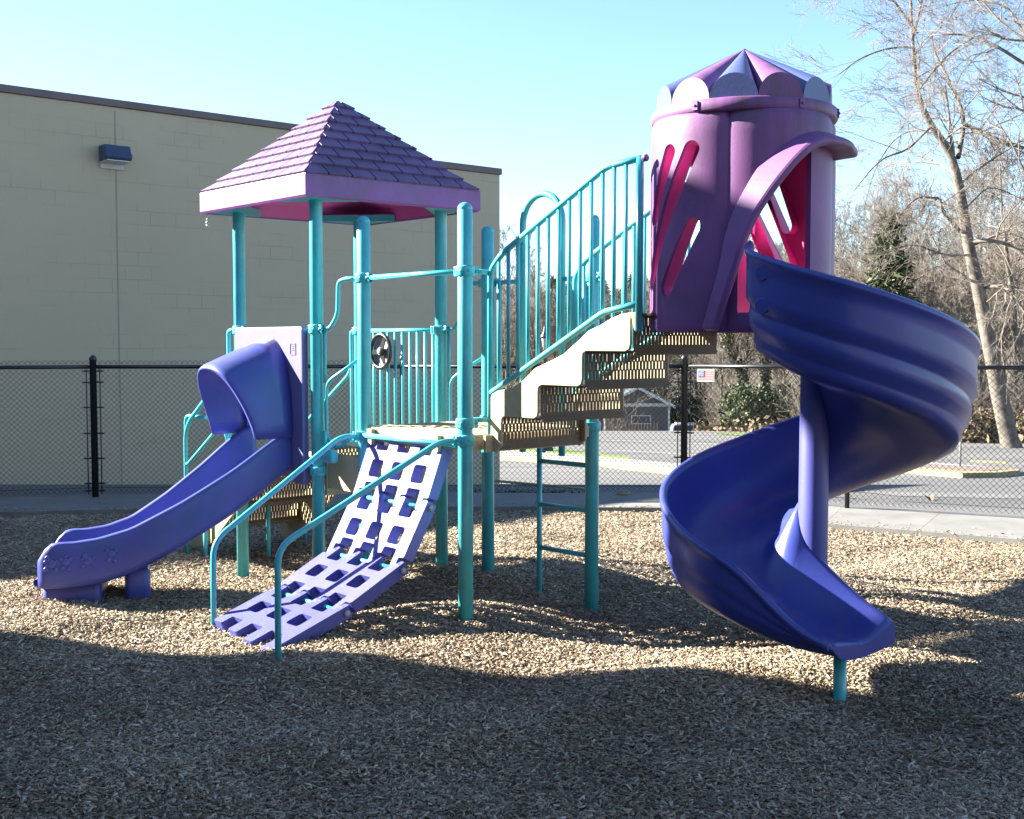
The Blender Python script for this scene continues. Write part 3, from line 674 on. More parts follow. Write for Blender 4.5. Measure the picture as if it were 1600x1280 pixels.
# --- roof
RC = (PL + PR) / 2; HW = .7336; ZB, ZT, ZA = 2.651, 2.805, 3.464
corner = lambda a, b, s=HW: RC + E1 * (a * s) + E2 * (b * s)
roofm = MB()
apex = RC + Z(ZA)
base4 = [corner(-1, -1, HW - .012), corner(1, -1, HW - .012), corner(1, 1, HW - .012), corner(-1, 1, HW - .012)]
for i in range(4):
    a, b = base4[i] + Z(ZT - .005), base4[(i + 1) % 4] + Z(ZT - .005); roofm.add([a, b, apex - Z(.012)], [(0, 1, 2)])
ROWS = 9
for i in range(4):
    a, b = base4[i], base4[(i + 1) % 4]; d = (b - a).normalized(); half = (b - a).length / 2; m0 = (a + b) / 2 + Z(ZT - .004)
    up = (apex - m0); SL = up.length; up = up.normalized(); nn = d.cross(up).normalized()
    if nn.z < 0: nn = -nn
    for r in range(ROWS):
        s0, s1 = SL * r / ROWS, SL * (r + 1) / ROWS * 1.0
        if r == ROWS - 1: s1 = SL * .985
        hw0, hw1 = half * (1 - s0 / SL), half * (1 - s1 / SL)
        tw = .185; off = 0 if r % 2 else tw / 2
        xs = [x for x in np.arange(-1.2 + off, 1.2, tw)]
        for x0 in xs:
            xa, xb = x0 + .006, x0 + tw - .006
            poly = [(xa, s0), (xb, s0), (xb, s1), (xa, s1)]
            for sg in (1, -1):
                def ins(p): return half * (1 - p[1] / SL) - sg * p[0]
                new = []
                for q0, q1 in zip(poly, poly[1:] + poly[:1]):
                    a0, a1 = ins(q0), ins(q1)
                    if a0 >= 0: new.append(q0)
                    if a0 * a1 < 0: f_ = a0 / (a0 - a1); new.append((q0[0] + (q1[0] - q0[0]) * f_, q0[1] + (q1[1] - q0[1]) * f_))
                poly = new
                if len(poly) < 3: break
            if len(poly) < 3: continue
            th0, th1 = .022, .006
            P = lambda x, s, t: m0 + d * x + up * s + nn * t
            th = lambda q: th0 + (th1 - th0) * (q - s0) / (s1 - s0)
            bb = len(roofm.v); kk = len(poly); roofm.v += [tuple(P(x, q, 0)) for x, q in poly] + [tuple(P(x, q, th(q))) for x, q in poly]
            roofm.face([bb + i_ for i_ in range(kk)][::-1]); roofm.face([bb + kk + i_ for i_ in range(kk)])
            for i_ in range(kk): j_ = (i_ + 1) % kk; roofm.face((bb + i_, bb + j_, bb + kk + j_, bb + kk + i_))
roof = roofm.build('roof', PURPLE, PS)
mb = MB(); N_ = 4
def sq(s, z): return [corner(a, b, s) + Z(z) for a, b in ((-1, -1), (1, -1), (1, 1), (-1, 1))]
# fascia with rounded lower edge, hollow inside
mb.loft([sq(HW - .03, ZT - .0), sq(HW - .004, ZT - .0), sq(HW, ZT - .01), sq(HW, ZB + .015), sq(HW - .012, ZB), sq(HW - .03, ZB + .002), sq(HW - .034, ZB + .02), sq(HW - .034, ZT - .02)], True, False, sm=False)
mb.build('fascia', PURPLE_EDGE, roof)
mb = MB(); ring = sq(HW - .035, ZB + .012)
mid = sq(.30, ZB + .25); mb.loft([ring, sq(HW - .06, ZT - .05), mid, sq(.02, ZA - .12)], True, False, sm=False); mb.build('underside', MAGENTA, roof)
for a, b in ((-1, -1), (1, -1), (1, 1), (-1, 1)):
    c = corner(a, b, HW - .04); mb = MB(); mb.prism([c + Z(ZB + .005), c - E1 * (a * .44) + Z(ZB + .005), c - E2 * (b * .44) + Z(ZB + .005)], Z(.006))
    q0, q1 = c - E1 * (a * .44), c - E2 * (b * .44); dd = (q1 - q0).normalized(); mb.box((q0 + q1) / 2 + Z(ZB + .03), ((q1 - q0).length - .02, .006, .05), dd, dd.cross(Z(1)))
    mb.build('gusset', TEAL, roof)
mb = MB(); hk = corner(-1, -1, HW - .03) + E1 * .03; mb.tube([hk + Z(ZB + .03), hk + Z(ZB - .03)], .005, 6)
for k in range(3): mb.lathe(hk + Z(ZB - .045 - k * .022), [(.004, -.012), (.011, -.006), (.011, .006), (.004, .012)], 8, axis=(1, .3, 0) if k % 2 else (0, 0, 1))
mb.build('hook', STEEL, roof)

# --- barrier with steering wheel (far right side of the tower)
mb = MB(); mb.tube([PF + E1 * .05 + Z(ZC1), PR - E1 * .05 + Z(ZC1)], .0165, 12); bar1 = mb.build('barrier', TEAL, PS)
mb = MB(); mb.tube([PF + E1 * .05 + Z(.93), PR - E1 * .05 + Z(.93)], .0165, 12)
mb.build('bottom_rail', TEAL, bar1)
for k in range(10):
    p = PF + E1 * (.10 + k * .0955); mb = MB(); mb.tube([p + Z(.93), p + Z(ZC1)], .0125, 8); mb.build('baluster', TEAL, bar1)
wc_ = PF + E1 * .395 - E2 * .075 + Z(1.637)
mb = MB(); ax = -E2; wx = E1; wz = Z(1)
ringpts = [wc_ + (wx * math.cos(a) + wz * math.sin(a)) * .128 for a in np.linspace(0, 2 * math.pi, 41)]
mb.loft([[wc_ + (wx * math.cos(a) + wz * math.sin(a)) * (.128 + .0155 * math.cos(b)) + ax * (.0155 * math.sin(b)) for b in np.linspace(0, 2 * math.pi, 11)[:-1]] for a in np.linspace(0, 2 * math.pi, 41)], True)
for a0 in (R(180 + 5), R(62), R(-62)):
    dv = wx * math.cos(a0) + wz * math.sin(a0); sv = ax.cross(dv)
    mb.prism([wc_ + dv * .03 + sv * .024 - ax * .004, wc_ + dv * .122 + sv * .013 - ax * .004, wc_ + dv * .122 - sv * .013 - ax * .004, wc_ + dv * .03 - sv * .024 - ax * .004], ax * .009)
mb.lathe(wc_ - ax * .02, [(.03, 0), (.036, .012), (.034, .03), (.026, .036), (.025, .034), (.002, .034)], 20, axis=ax)
whl = mb.build('steering_wheel', WHEELB, PS, auto=None)
mb = MB(); mb.lathe(wc_ - ax * .035, [(.002, 0), (.10, .0), (.118, .02), (.116, .022), (.098, .004), (.002, .004)], 32, axis=ax); mb.build('wheel_dish', GREYP, whl)
mb = MB(); mb.lathe(wc_ + ax * .014, [(.024, 0), (.022, .006), (.002, .007)], 20, axis=ax); mb.build('hub_cap', GREYP, whl)

# --- transition handrails N-A and R-C
def trans(p, q, side):
    z1, z2 = ZC1, ZC2; d = (q - p); L = d.length; d = d.normalized()
    mb = MB(); a = p + d * .05; b = q - d * .05
    mb.tube(fillet([a + Z(z1), a + d * .07 + Z(z1), a + d * (L * .34) + Z(z1 + .09), a + d * (L * .36) + Z(z2 - .02), a + d * (L * .5) + Z(z2), b + Z(z2)], .08), .0155, 10)
    mb.tube([p + d * .075 + Z(z1), p + d * .075 + Z(z1 - .36)], .012, 8)
    mb.tube(fillet([b + d * .0 + Z(z1 - .20), p + d * .085 + Z(z1 - .36), p + d * .085 + Z(z1 - .74), p + d * .2 + Z(z1 - .80), b + Z(z1 - .66)], .07), .0125, 8)
    return mb.build('handrail', TEAL, PS)
trans(PN, PA, 1); trans(PR, PC, 1)
mb = MB(); mb.tube([PA + E1 * .05 + Z(ZC2), PB - E1 * .05 + Z(ZC2)], .0165, 12); mb.build('guard_bar', TEAL, PS)

# --- middle deck back edge: arch, ladder, bars
u_ = lambda u: PD - E1 * u
mb = MB(); a, b = u_(.709) + E2 * .03, u_(.316) + E2 * .03; r = (a - b).length / 2; m_ = (a + b) / 2
arc = [a + Z(.95), a + Z(2.5)] + [m_ + (a - b).normalized() * (r * math.cos(t)) + Z(2.51 + r * math.sin(t)) for t in np.linspace(.05, math.pi - .05, 22)] + [b + Z(2.5), b + Z(.95)]
mb.tube(arc, .0225, 12); mb.build('climber_arch', TEAL, PS)
mb = MB(); mb.tube([PC + E1 * .05 + Z(ZC2), a + Z(ZC2)], .0165, 10); mb.build('guard_bar', TEAL, PS); mb = MB(); mb.tube([PD - E1 * .05 + Z(ZC2), b + Z(ZC2)], .0165, 10); mb.build('guard_bar', TEAL, PS)
for uu in (.105, .20):
    mb = MB(); mb.tube([u_(uu) + E2 * .03 + Z(DM), u_(uu) + E2 * .03 + Z(ZC2)], .02, 10); mb.build('baluster', TEAL, PS)
for uu in (1.0, .92):
    mb = MB(); mb.tube([u_(uu) - E2 * .0 + Z(DM - .02), u_(uu) + Z(ZC2)], .0165, 10); mb.build('baluster', TEAL, PS)
lr = MB(); lr.tube([u_(.505) + Z(-.2), u_(.505) + Z(DM - .04)], .019, 10); lad = lr.build('ladder', TEAL, PS)
for z in (.905, .61, .315):
    mb = MB(); mb.tube([u_(.505) + Z(z), u_(.03) + Z(z + .005)], .0165, 10); mb.build('rung', TEAL, lad)

# --- stairs from the middle deck up to the spiral slide
SP = lambda t, a, z: PB + E1 * t + E2 * a + Z(z)
topo = [(.02, 1.36), (.05, 1.41), (.10, 1.425), (.23, 1.445), (.33, 1.495), (.43, 1.565), (.55, 1.605), (.66, 1.645), (.77, 1.715), (.86, 1.775), (.95, 1.805), (1.03, 1.84), (1.10, 1.86), (1.16, 1.868), (1.235, 1.87)]
boto = [(1.235, 1.78), (1.20, 1.775)]
for k in (3, 2, 1):
    t0 = .09 + .36 * k; zb = 1.275 + .195 * (k - 1)
    zt_ = zb + .195
    pr = [(t0 + .03, zt_ if k < 3 else 1.775), (t0 + .006, zt_ - .012), (t0, zt_ - .04), (t0, zb + .04), (t0 - .008, zb + .012), (t0 - .035, zb)]
    boto += pr
boto += [(.15, 1.275), (.135, 1.262), (.13, 1.23), (.13, 1.10), (.07, 1.055), (.02, 1.10)]
strg = MB()
for a0 in (.165, .86): strg.prism([SP(t, a0, z) for t, z in topo + boto], E2 * .018)
stairs = strg.build('stairs', TAN, PS, bevel=.004)
for k in range(4):
    t0 = .095 + .36 * k; zb = 1.285 + .195 * (k - 1); mb = MB()
    perf(mb, SP(t0, .185, zb - (.03 if k else .02)), E2, E1, .674, .21, foot=.26)
    zt_ = zb + .188
    q = [SP(t0, .185, zt_), SP(t0 + (.372 if k < 3 else .13), .185, zt_), SP(t0 + (.372 if k < 3 else .13), .859, zt_), SP(t0, .859, zt_)]
    mb.hexa([p - Z(.012) for p in q] + q)
    mb.build('step', TAN_DK, stairs)
mb = MB(); mb.box(SP(.045, .52, 1.11), (.02, .82, .10), E1, E2)
for a0 in (.25, .31, .46, .53): mb.lathe(SP(.056, a0, 1.115), [(.009, 0), (.009, .004), (.004, .004), (.004, .003)], 10, axis=E1)
mb.box(SP(.02, .93, 1.14), (.03, .12, .07), E1, E2); mb.build('deck_beam', TAN, stairs)
for a0, nm in ((.175, 0), (.875, 1)):
    hr = MB(); g = lambda t, z: SP(t, a0, z)
    hr.tube(fillet([g(.02, 1.15), g(.02, 2.13), g(.12, 2.225), g(.99, 2.648), g(1.235, 2.66)], .055), .0185, 10)
    hr.tube(fillet([g(.02, 1.41), g(.06, 1.425), g(.97, 1.875), g(1.235, 1.915)], .035), .0175, 10)
    hr.tube([g(1.225, 1.77), g(1.225, 2.67)], .0205, 12)
    hr.tube([g(.02, 2.127), g(-.0, 2.127) - E2 * .12], .016, 8) if nm == 0 else None
    hr.tube([g(.02, 1.25), g(0, 1.25) - E2 * .12], .016, 8) if nm == 0 else None
    h_ = hr.build('stair_railing', TEAL, stairs if False else PS)
    for k in range(13):
        t = .10 + k * .0855; zt2 = 2.225 + (t - .12) * .486 if t < .99 else 2.65; zl = 1.425 + (t - .06) * .4945
        mb = MB(); mb.tube([g(t, min(zl, 1.90)), g(t, min(zt2, 2.65))], .0115, 8); mb.build('baluster', TEAL, h_)
mb = MB(); mb.lathe(SP(1.225, .175, 2.66) + E1 * .025, [(.019, 0), (.019, .02), (.012, .028)], 12, axis=E1); mb.build('rail_cap', PURPLE, PS)

# --- left rear stairs to the roofed tower
LS = lambda t, a, z: PL - E1 * t + E2 * a + Z(z)
ls = MB()
for a0 in (.09, .93): ls.prism([LS(t, a0, z) for t, z in ((.02, .80), (.10, .82), (.40, .62), (.70, .42), (1.0, .22), (1.06, .06), (1.0, .03), (.7, .10), (.40, .32), (.02, .60))], E2 * .018)
lst = ls.build('rear_stairs', TAN, PS, bevel=.004)
for k in range(3):
    t0 = .12 + .29 * k; zt_ = .645 - .205 * k; mb = MB()
    perf(mb, LS(t0 + .02, .11, zt_ - .02), E2, -E1, .82, .20, foot=.2)
    q = [LS(t0, .11, zt_), LS(t0 + .30, .11, zt_), LS(t0 + .30, .93, zt_), LS(t0, .93, zt_)]
    mb.hexa([p - Z(.03) for p in q] + q); mb.build('step', TAN_DK, lst)
mb = MB(); g = lambda t, z, a=-.02: LS(t, a, z)
mb.tube(fillet([g(.05, ZC1), g(.14, ZC1), g(.14, ZC1 - .28), g(.80, 1.09), g(.876, .98), g(.876, -.2)], .09), .0165, 10)
mb.tube(fillet([g(.09, .80), g(.25, 1.10), g(.84, .74), g(.876, .74)], .03), .0125, 8)
mb.tube(fillet([g(.60, 1.12, .02), g(.95, 1.12, .02), g(.95, -.2, .02)], .07), .0155, 8)
mb.tube([g(.14, ZC1), g(.14, .86)], .0125, 8)
mb.build('handrail', TEAL, PS)
mb = MB(); g = lambda t, z: LS(t, 1.07, z)
mb.tube(fillet([g(.05, ZC1), g(.14, ZC1), g(.14, ZC1 - .33), g(.80, 1.05), g(.876, .95), g(.876, -.2)], .09), .0165, 10)
mb.tube([g(.14, ZC1), g(.14, .86)], .0125, 8); mb.build('handrail', TEAL, PS)
mb = MB(); mb.tube([LS(.70, .05, .35), LS(.70, .05, -.2)], .018, 8); mb.build('stair_leg', TEAL, lst)
mb = MB(); mb.tube([LS(.5, .5, .5), LS(.5, .5, -.2)], .018, 8); mb.build('stair_leg', TEAL, lst)

# --- straight slide with hood
sl_pts = []; p = (PL + PN) / 2 - E2 * .03; nst = 36; Ls = 1.56
for i in range(nst + 1):
    u = Ls * i / nst; t = min(1, max(0, u / 1.45)); h = R(221 - 30 * (t * t * (3 - 2 * t)))
    sl_pts.append((u, p.copy(), Vector((math.cos(h), math.sin(h), 0)))); p = p + Vector((math.cos(h), math.sin(h), 0)) * (Ls / nst)
fz = lambda u: float(np.interp(u, [0, .07, .15, .45, .75, 1.02, 1.2, 1.35, 1.56], [.86, .85, .80, .59, .40, .25, .195, .175, .175]))
rings = []
for u, c, h in sl_pts:
    s = h.cross(Z(1)); z = fz(u); e = max(0, (u - 1.44) / .12); H = (.245 + .02 * math.sin(min(1, u / .3) * 1.57)) * (1 - .45 * e * e); w = .255 * (1 - .10 * e * e)
    # closed profile: near-side wall (+s is to the right of travel = away from camera side); mirrored both sides
    prof = [(-w - .045, -.02), (-w - .05, .02), (-w - .05, H - .05), (-w - .045, H - .015), (-w - .028, H), (-w - .008, H - .008), (-w, H - .03), (-w + .005, .07), (-w + .03, .02), (-w + .08, 0),
            (w - .08, 0), (w - .03, .02), (w - .005, .07), (w, H - .03), (w + .008, H - .008), (w + .028, H), (w + .045, H - .015), (w + .05, H - .05), (w + .05, .02), (w + .045, -.02), (w + .03, -.035), (-w - .03, -.035)]
    rings.append([c + s * x + Z(z + y) for x, y in prof])
mb = MB(); mb.loft(rings, True, True); slide = mb.build('straight_slide', VIOLET, PS)
u, c, h = sl_pts[-1]; s = h.cross(Z(1))
mb = MB()   # rolled nose at the exit
mb.loft([[c + s * x + h * (.045 * math.sin(a)) + Z(.175 - .01 + .028 * math.cos(a)) for a in np.linspace(0, math.pi, 9)] for x in np.linspace(-.19, .19, 9)], False); mb.build('exit_lip', VIOLET, slide)
for du, wd, ln in ((-.10, .40, .36), (-.50, .34, .16)):
    k = int((Ls + du) / Ls * nst); u, c, h = sl_pts[k]; s = h.cross(Z(1)); mb = MB()
    mb.rbox(c - h * .06 + Z(fz(u) - .13), (ln, wd, .22), h, s, .04); mb.build('slide_foot', VIOLET, slide)
# raised playful shapes moulded into the near wall, and a panel line
k0 = int(1.28 / Ls * nst)
for du, kind in ((1.50, 0), (1.40, 1), (1.27, 2), (1.14, 3)):
    i = min(nst - 1, int(du / Ls * nst)); u, c, h = sl_pts[i]; s = h.cross(Z(1)); side = -1 if (s.dot(Vector((0, -1, 0))) < 0) else 1
    nn = s * side; ce_ = c + nn * .305 + Z(fz(u) + .13); mb = MB()
    for (x, y, rr) in (((0, 0, .03), (.02, .035, .018), (-.03, -.03, .016), (.03, -.035, .016), (-.032, .02, .013), (.034, .012, .012)) if kind % 2 == 0 else ((0, .01, .026), (-.028, .03, .016), (.028, .03, .014), (-.02, -.035, .018), (.022, -.03, .016), (0, .045, .012))):
        mb.lathe(ce_ + h * x + Z(y) - nn * .006, [(rr * 1.1, 0), (rr, .008), (rr * .8, .011), (.001, .012)], 10, axis=nn)
    mb.build('relief', VIOLET, slide)
# entrance panel with arched opening below the hood
mbp = MB(); a0 = PL + E1 * .06 - E2 * .03; Wp = 1.0576 - .12
ol = [(0, .74), (0, 1.80), (.02, 1.815), (Wp - .02, 1.815), (Wp, 1.80), (Wp, .74), (Wp - .13, .74), (Wp - .15, 1.04), (Wp / 2 + .22, 1.40), (Wp / 2, 1.50), (Wp / 2 - .22, 1.40), (.15, 1.04), (.13, .74)]
mbp.prism([a0 + E1 * x + Z(z) for x, z in ol], -E2 * .05)
panel = mbp.build('slide_panel', LAV, PS, bevel=.01)
mb = MB(); ep = a0 - E2 * .052 + E1 * (Wp - .115) + Z(1.70)
for (x, z, w_, h_) in ((0, 0, .07, .004), (0, -.075, .07, .004), (-.034, -.037, .004, .075), (.034, -.037, .004, .075), (0, -.03, .035, .003), (.0, -.045, .035, .003), (0, -.015, .03, .003)): mb.box(ep + E1 * x + Z(z), (w_, .004, h_), E1, E2)
mb.build('moulded_plate', LAV, panel)
# hood: arch swept outward, top leaning further out than the feet
mc = (PL + PN) / 2 - E2 * .08; hr_ = []
NA = 28
def hoodpt(al, f, off):
    # al 0..1 around the arch, f 0..1 outward; off = shell thickness inset
    th = math.pi * al; ca, sa = math.cos(th), math.sin(th)
    hw = (.345 - .02 * f) - off; hz0 = 1.055; top = (1.745 - .19 * f) - off
    x = -hw * (abs(ca) ** .80) * (1 if ca > 0 else -1); zz = hz0 + (top - hz0) * (abs(sa) ** .82)
    out = f * (.27 + .20 * sa)
    return mc + E1 * x - E2 * out + Z(zz)
F_ = [0, .25, .5, .75, .93, .985, 1.0]
outer = [[hoodpt(k / NA, f, 0 if f < .95 else (.008 if f < .99 else .016)) for k in range(NA + 1)] for f in F_]
inner = [[hoodpt(k / NA, f, .032) for k in range(NA + 1)] for f in F_[::-1]]
mb = MB(); rows = outer + inner; mb.loft([[r[k] for r in rows] for k in range(NA + 1)], True, True); mb.build('slide_hood', VIOLET, PS)
mb = MB(); w0 = (PL + PN) / 2 + E1 * -.30 - E2 * .05; mb.prism([w0 + Z(.76), w0 + Z(1.06), w0 - E2 * .06 + Z(1.06), w0 - E2 * .10 + Z(.86), w0 - E2 * .06 + Z(.76)], E1 * .03); mb.build('slide_bracket', VIOLET, slide)

# --- chain-link panel climber
prof = [(-.01, 1.105), (.135, .735), (.325, .40), (.715, .205), (1.15, .055)]
T0, T1 = .06, .84; NCOL = 4
CP = lambda t, v, z: PA + E1 * t - E2 * v + Z(z)
cl = empty('panel_climber', PA + Z(0)); cl.parent = PS; cl.location = cl.location - PS.location
colw = (T1 - T0 - .0) / NCOL
for k in range(4):
    (v0, z0), (v1, z1) = prof[k], prof[k + 1]; d2 = Vector((v1 - v0, z1 - z0)); L = d2.length; d2 /= L; n2 = Vector((-d2.y, d2.x)) * -1
    if n2.y < 0: n2 = -n2
    TH = .075
    def W3(t, s, nrm): return CP(t, v0 + d2.x * s + n2.x * nrm, z0 + d2.y * s + n2.y * nrm)
    rib = .098; gap = (T1 - T0 - 4 * rib) / 3; ol = []
    last = k == 3
    for c in range(4):                      # upper edge, left to right: fingers then notch
        ta = T0 + c * (rib + gap); tf0, tf1 = (ta + rib * .5, ta + rib) if k else (ta, ta + rib * .62)
        if c == 3: tf0, tf1 = ta + rib * .5, ta + rib
        ol += [(ta, .042), (tf0, .042), (tf0, -.035), (tf1, -.035)] if tf0 > ta + .001 else [(tf0, -.035), (tf1, -.035)]
        if tf1 < ta + rib - .001: ol += [(tf1, .042), (ta + rib, .042)]
        if c < 3: ol += [(ta + rib, .092), (ta + rib + gap, .092)]
    e_ = L - .092 if L < .46 else .36
    for c in (3, 2, 1, 0):                  # lower edge, right to left
        ta = T0 + c * (rib + gap); tf0, tf1 = ta, ta + rib * .48
        if c == 3: tf0, tf1 = ta + rib * .0, ta + rib * .48
        if last: ol += [(ta + rib, L - .02 + .03 * c), (ta, L - .02 + .03 * c)]
        else: ol += [(ta + rib, L - .045), (tf1, L - .045), (tf1, L + .035), (tf0, L + .035)]
        if c: ol += [(ta, e_), (ta - gap, e_)]
    holes = [[(T0 + c * (rib + gap) + rib, sa), (T0 + c * (rib + gap) + rib + gap, sa), (T0 + c * (rib + gap) + rib + gap, sb), (T0 + c * (rib + gap) + rib, sb)] for c in range(3) for sa, sb in ((.155, .155 + .115),)]
    rnd = lambda poly, rad: [tuple(p[:2]) for p in closed_fillet(poly, rad)]
    ol = rnd(ol, .014); holes = [rnd(h, .024) for h in holes]
    mb = MB(); plate(mb, ol, holes, lambda t, s_: W3(t, s_, 0), lambda t, s_: W3(t, s_, -TH))
    for c in range(4):
        ta = T0 + c * (rib + gap); spans = []
        tf0, tf1 = (ta + rib * .5, ta + rib) if (k or c == 3) else (ta, ta + rib * .62)
        spans.append((tf0, tf1, 0))
        if not last: spans.append((ta, ta + rib * .48, L))
        for x0, x1, s_ in spans: mb.lathe(W3(x0 + .001, s_, -TH / 2), [(.03, 0), (TH / 2 + .002, .005), (TH / 2 + .002, x1 - x0 - .007), (.03, x1 - x0 - .002)], 18, axis=E1)
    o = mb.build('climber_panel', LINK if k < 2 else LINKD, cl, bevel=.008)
    if k:
        mb = MB(); mb.tube([W3(T0 - .012, 0, -TH / 2), W3(T1 + .012, 0, -TH / 2)], .014, 10); mb.build('joint_bar', TEAL, cl)
        for tt, dd in ((T1 + .001, E1), (T0 - .001, -E1)):
            mb = MB(); mb.lathe(W3(tt, -.0, -TH / 2), [(.019, 0), (.018, .012), (.001, .014)], 14, axis=dd); mb.build('joint_cap', GREYP, o)
mb = MB(); mb.tube([PA + E1 * .045 - E2 * .035 + Z(1.105), PB - E1 * .045 - E2 * .035 + Z(1.105)], .0165, 12); mb.build('top_bar', TEAL, cl)
for tt in (.10, .80):
    mb = MB(); mb.box(CP(tt, .02, 1.10), (.05, .03, .10), E1, E2); mb.build('climber_bracket', TAN, cl)
# handrails of the climber
for p0, v1, zb, zs in ((PA, 1.10, .52, 1.10), (PB, 1.27, .64, 1.135)):
    mb = MB(); g = lambda v, z: p0 - E2 * v + Z(z)
    lead = .05 if p0 is PA else .05
    mb.tube(fillet([g(lead, zs), g(lead + .14, zs), g(v1 - .005, zb), g(v1, -.2)], .10), .0175, 12); mb.build('climber_handrail', TEAL, PS)

# --- spiral slide tower
TC = Vector((1.216, 6.456, 0))
azc = R(-110)        # seam between the left panel and the slide panel
def rr(az):
    d = (math.degrees(az) - math.degrees(azc)) % 90 - 45
    return .452 + .048 * math.cos(R(d * 2)) ** .8 if True else .49
def bodyring(z, off, n=180, dr=0):
    out = []
    for k in range(n):
        a = 2 * math.pi * k / n; r = rr(a) - off + dr; out.append(TC + Vector((math.cos(a) * r, math.sin(a) * r, z)))
    return out
zlev = [1.765, 1.772, 1.79, 2.0, 2.3, 2.6, 2.82, 2.85, 2.862]
dro = [-.012, -.004, 0, 0, 0, 0, -.004, -.014, -.03]
body = MB()
S0_, S1_ = math.degrees(azc), math.degrees(azc) + 360
def prof_dr(z): return float(np.interp(z, zlev, dro))
def outer_pt(az, z): a = R(az); r = rr(a) + prof_dr(z); return TC + Vector((math.cos(a) * r, math.sin(a) * r, z))
def inner_pt(az, z): a = R(az); r = rr(a) - .034; return TC + Vector((math.cos(a) * r, math.sin(a) * r, z))
def wrap(az):
    while az < S0_: az += 360
    while az > S1_: az -= 360
    return az
def cap_hole(s0, z0, s1, z1, w, azv):
    d = Vector((s1 - s0, z1 - z0)); d.normalize(); nrm = Vector((-d.y, d.x)); ol = []
    for a in range(-90, 91, 15): ol.append(Vector((s1, z1)) + (d * math.cos(R(a)) + nrm * math.sin(R(a))) * w)
    for f in (.2, .4, .6, .8): p = Vector((s1, z1)).lerp(Vector((s0, z0)), f) + nrm * w; ol.append(p)
    for a in range(90, 271, 15): ol.append(Vector((s0, z0)) + (d * math.cos(R(a)) + nrm * math.sin(R(a))) * w)
    for f in (.2, .4, .6, .8): p = Vector((s0, z0)).lerp(Vector((s1, z1)), f) - nrm * w; ol.append(p)
    return [(wrap(azv + math.degrees(p.x / .5)), p.y) for p in ol]
HOLES = []
for av_, mir in ((-100.6, 1), (107.0, 1)):
    for s0, z0, s1, z1, w in ((-.415, 2.67, -.56, 2.35, .042), (-.275, 2.67, -.61, 2.02, .045), (-.265, 2.29, -.43, 1.99, .045)): HOLES.append(cap_hole(s0 * mir, z0, s1 * mir, z1, w, av_))
PX = Vector((math.cos(R(-57)), math.sin(R(-57)), 0)); QX = Vector((-PX.y, PX.x, 0))
arch_qz = [(-.36, 1.86), (-.36, 2.12), (-.345, 2.22), (-.305, 2.34), (-.235, 2.47), (-.155, 2.58), (-.08, 2.64), (-.02, 2.665), (-.02, 1.86)]
def dense(poly, step):
    out = []
    for p, q in zip(poly, poly[1:] + poly[:1]):
        n = max(1, int(math.hypot(q[0] - p[0], q[1] - p[1]) / step)); out += [(p[0] + (q[0] - p[0]) * k / n, p[1] + (q[1] - p[1]) * k / n) for k in range(n)]
    return out
HOLES.append([(wrap(-57 + math.degrees(math.asin(q / .5))), z) for q, z in dense(arch_qz, .03)])
door = [(-.245, 1.87), (-.245, 2.5), (-.15, 2.67), (0, 2.71), (.15, 2.67), (.245, 2.5), (.245, 1.87)]
HOLES.append([(wrap(121 - math.degrees(math.asin(q / .5))), z) for q, z in dense(door, .05)])
# holes must not overlap: drop any slot that touches the doorway or the arch
keep_h = []
for h in HOLES[:-2]:
    if not any(in_poly(x, z, g) for g in HOLES[-2:] for x, z in h): keep_h.append(h)
HOLES = keep_h + HOLES[-2:]
ztop, zbot = zlev[-1], zlev[0]
outl = [(S0_ + 360 * k / 120, zbot) for k in range(120)] + [(S1_, zbot + (ztop - zbot) * k / 14) for k in range(14)] + [(S1_ - 360 * k / 120, ztop) for k in range(120)] + [(S0_, ztop - (ztop - zbot) * k / 14) for k in range(14)]
extra = []
for az in np.arange(S0_ + 3, S1_ - 1, 3):
    for z in [1.772, 1.79, 1.84] + list(np.arange(1.9, 2.8, .07)) + [2.82, 2.85]:
        if any(in_poly(az, z, h) for h in HOLES): continue
        if min(math.hypot((az - x) * .0087, z - y) for h in HOLES for x, y in h) < .014: continue
        extra.append((az, z))
KA = .0087
sc_ = lambda lp: [(x * KA, z) for x, z in lp]
plate(body, sc_(outl), [sc_(h) for h in HOLES], lambda x, z: outer_pt(x / KA, z), lambda x, z: inner_pt(x / KA, z), sc_(extra), 0, 1, 0, True, False, [sc_(h) for h in HOLES[-2:]])
for z_ in (zbot, ztop):
    ra_ = [outer_pt(S0_ + 360 * k / 120, z_) for k in range(121)]; rb_ = [inner_pt(S0_ + 360 * k / 120, z_) for k in range(121)]; body.loft([ra_, rb_], False, sm=False)
for h in HOLES[:-2]:        # moulded returns: the slots are deep, double-walled openings
    lip = [[outer_pt(x, z) for x, z in h], [TC + (outer_pt(x, z) - TC) * 1.0 + (Vector((TC.x, TC.y, z)) - outer_pt(x, z)).normalized() * .018 for x, z in h], [outer_pt(x, z) + (Vector((TC.x, TC.y, z)) - outer_pt(x, z)).normalized() * .095 for x, z in h]]
    b_ = len(body.v); n_h = len(h)
    body.loft(lip[:2], True, False, 0); body.loft(lip[1:], True, False, 1)
tower = body.build('tower_hood', [TOWERP, MAGENTA], PS, fix=False)
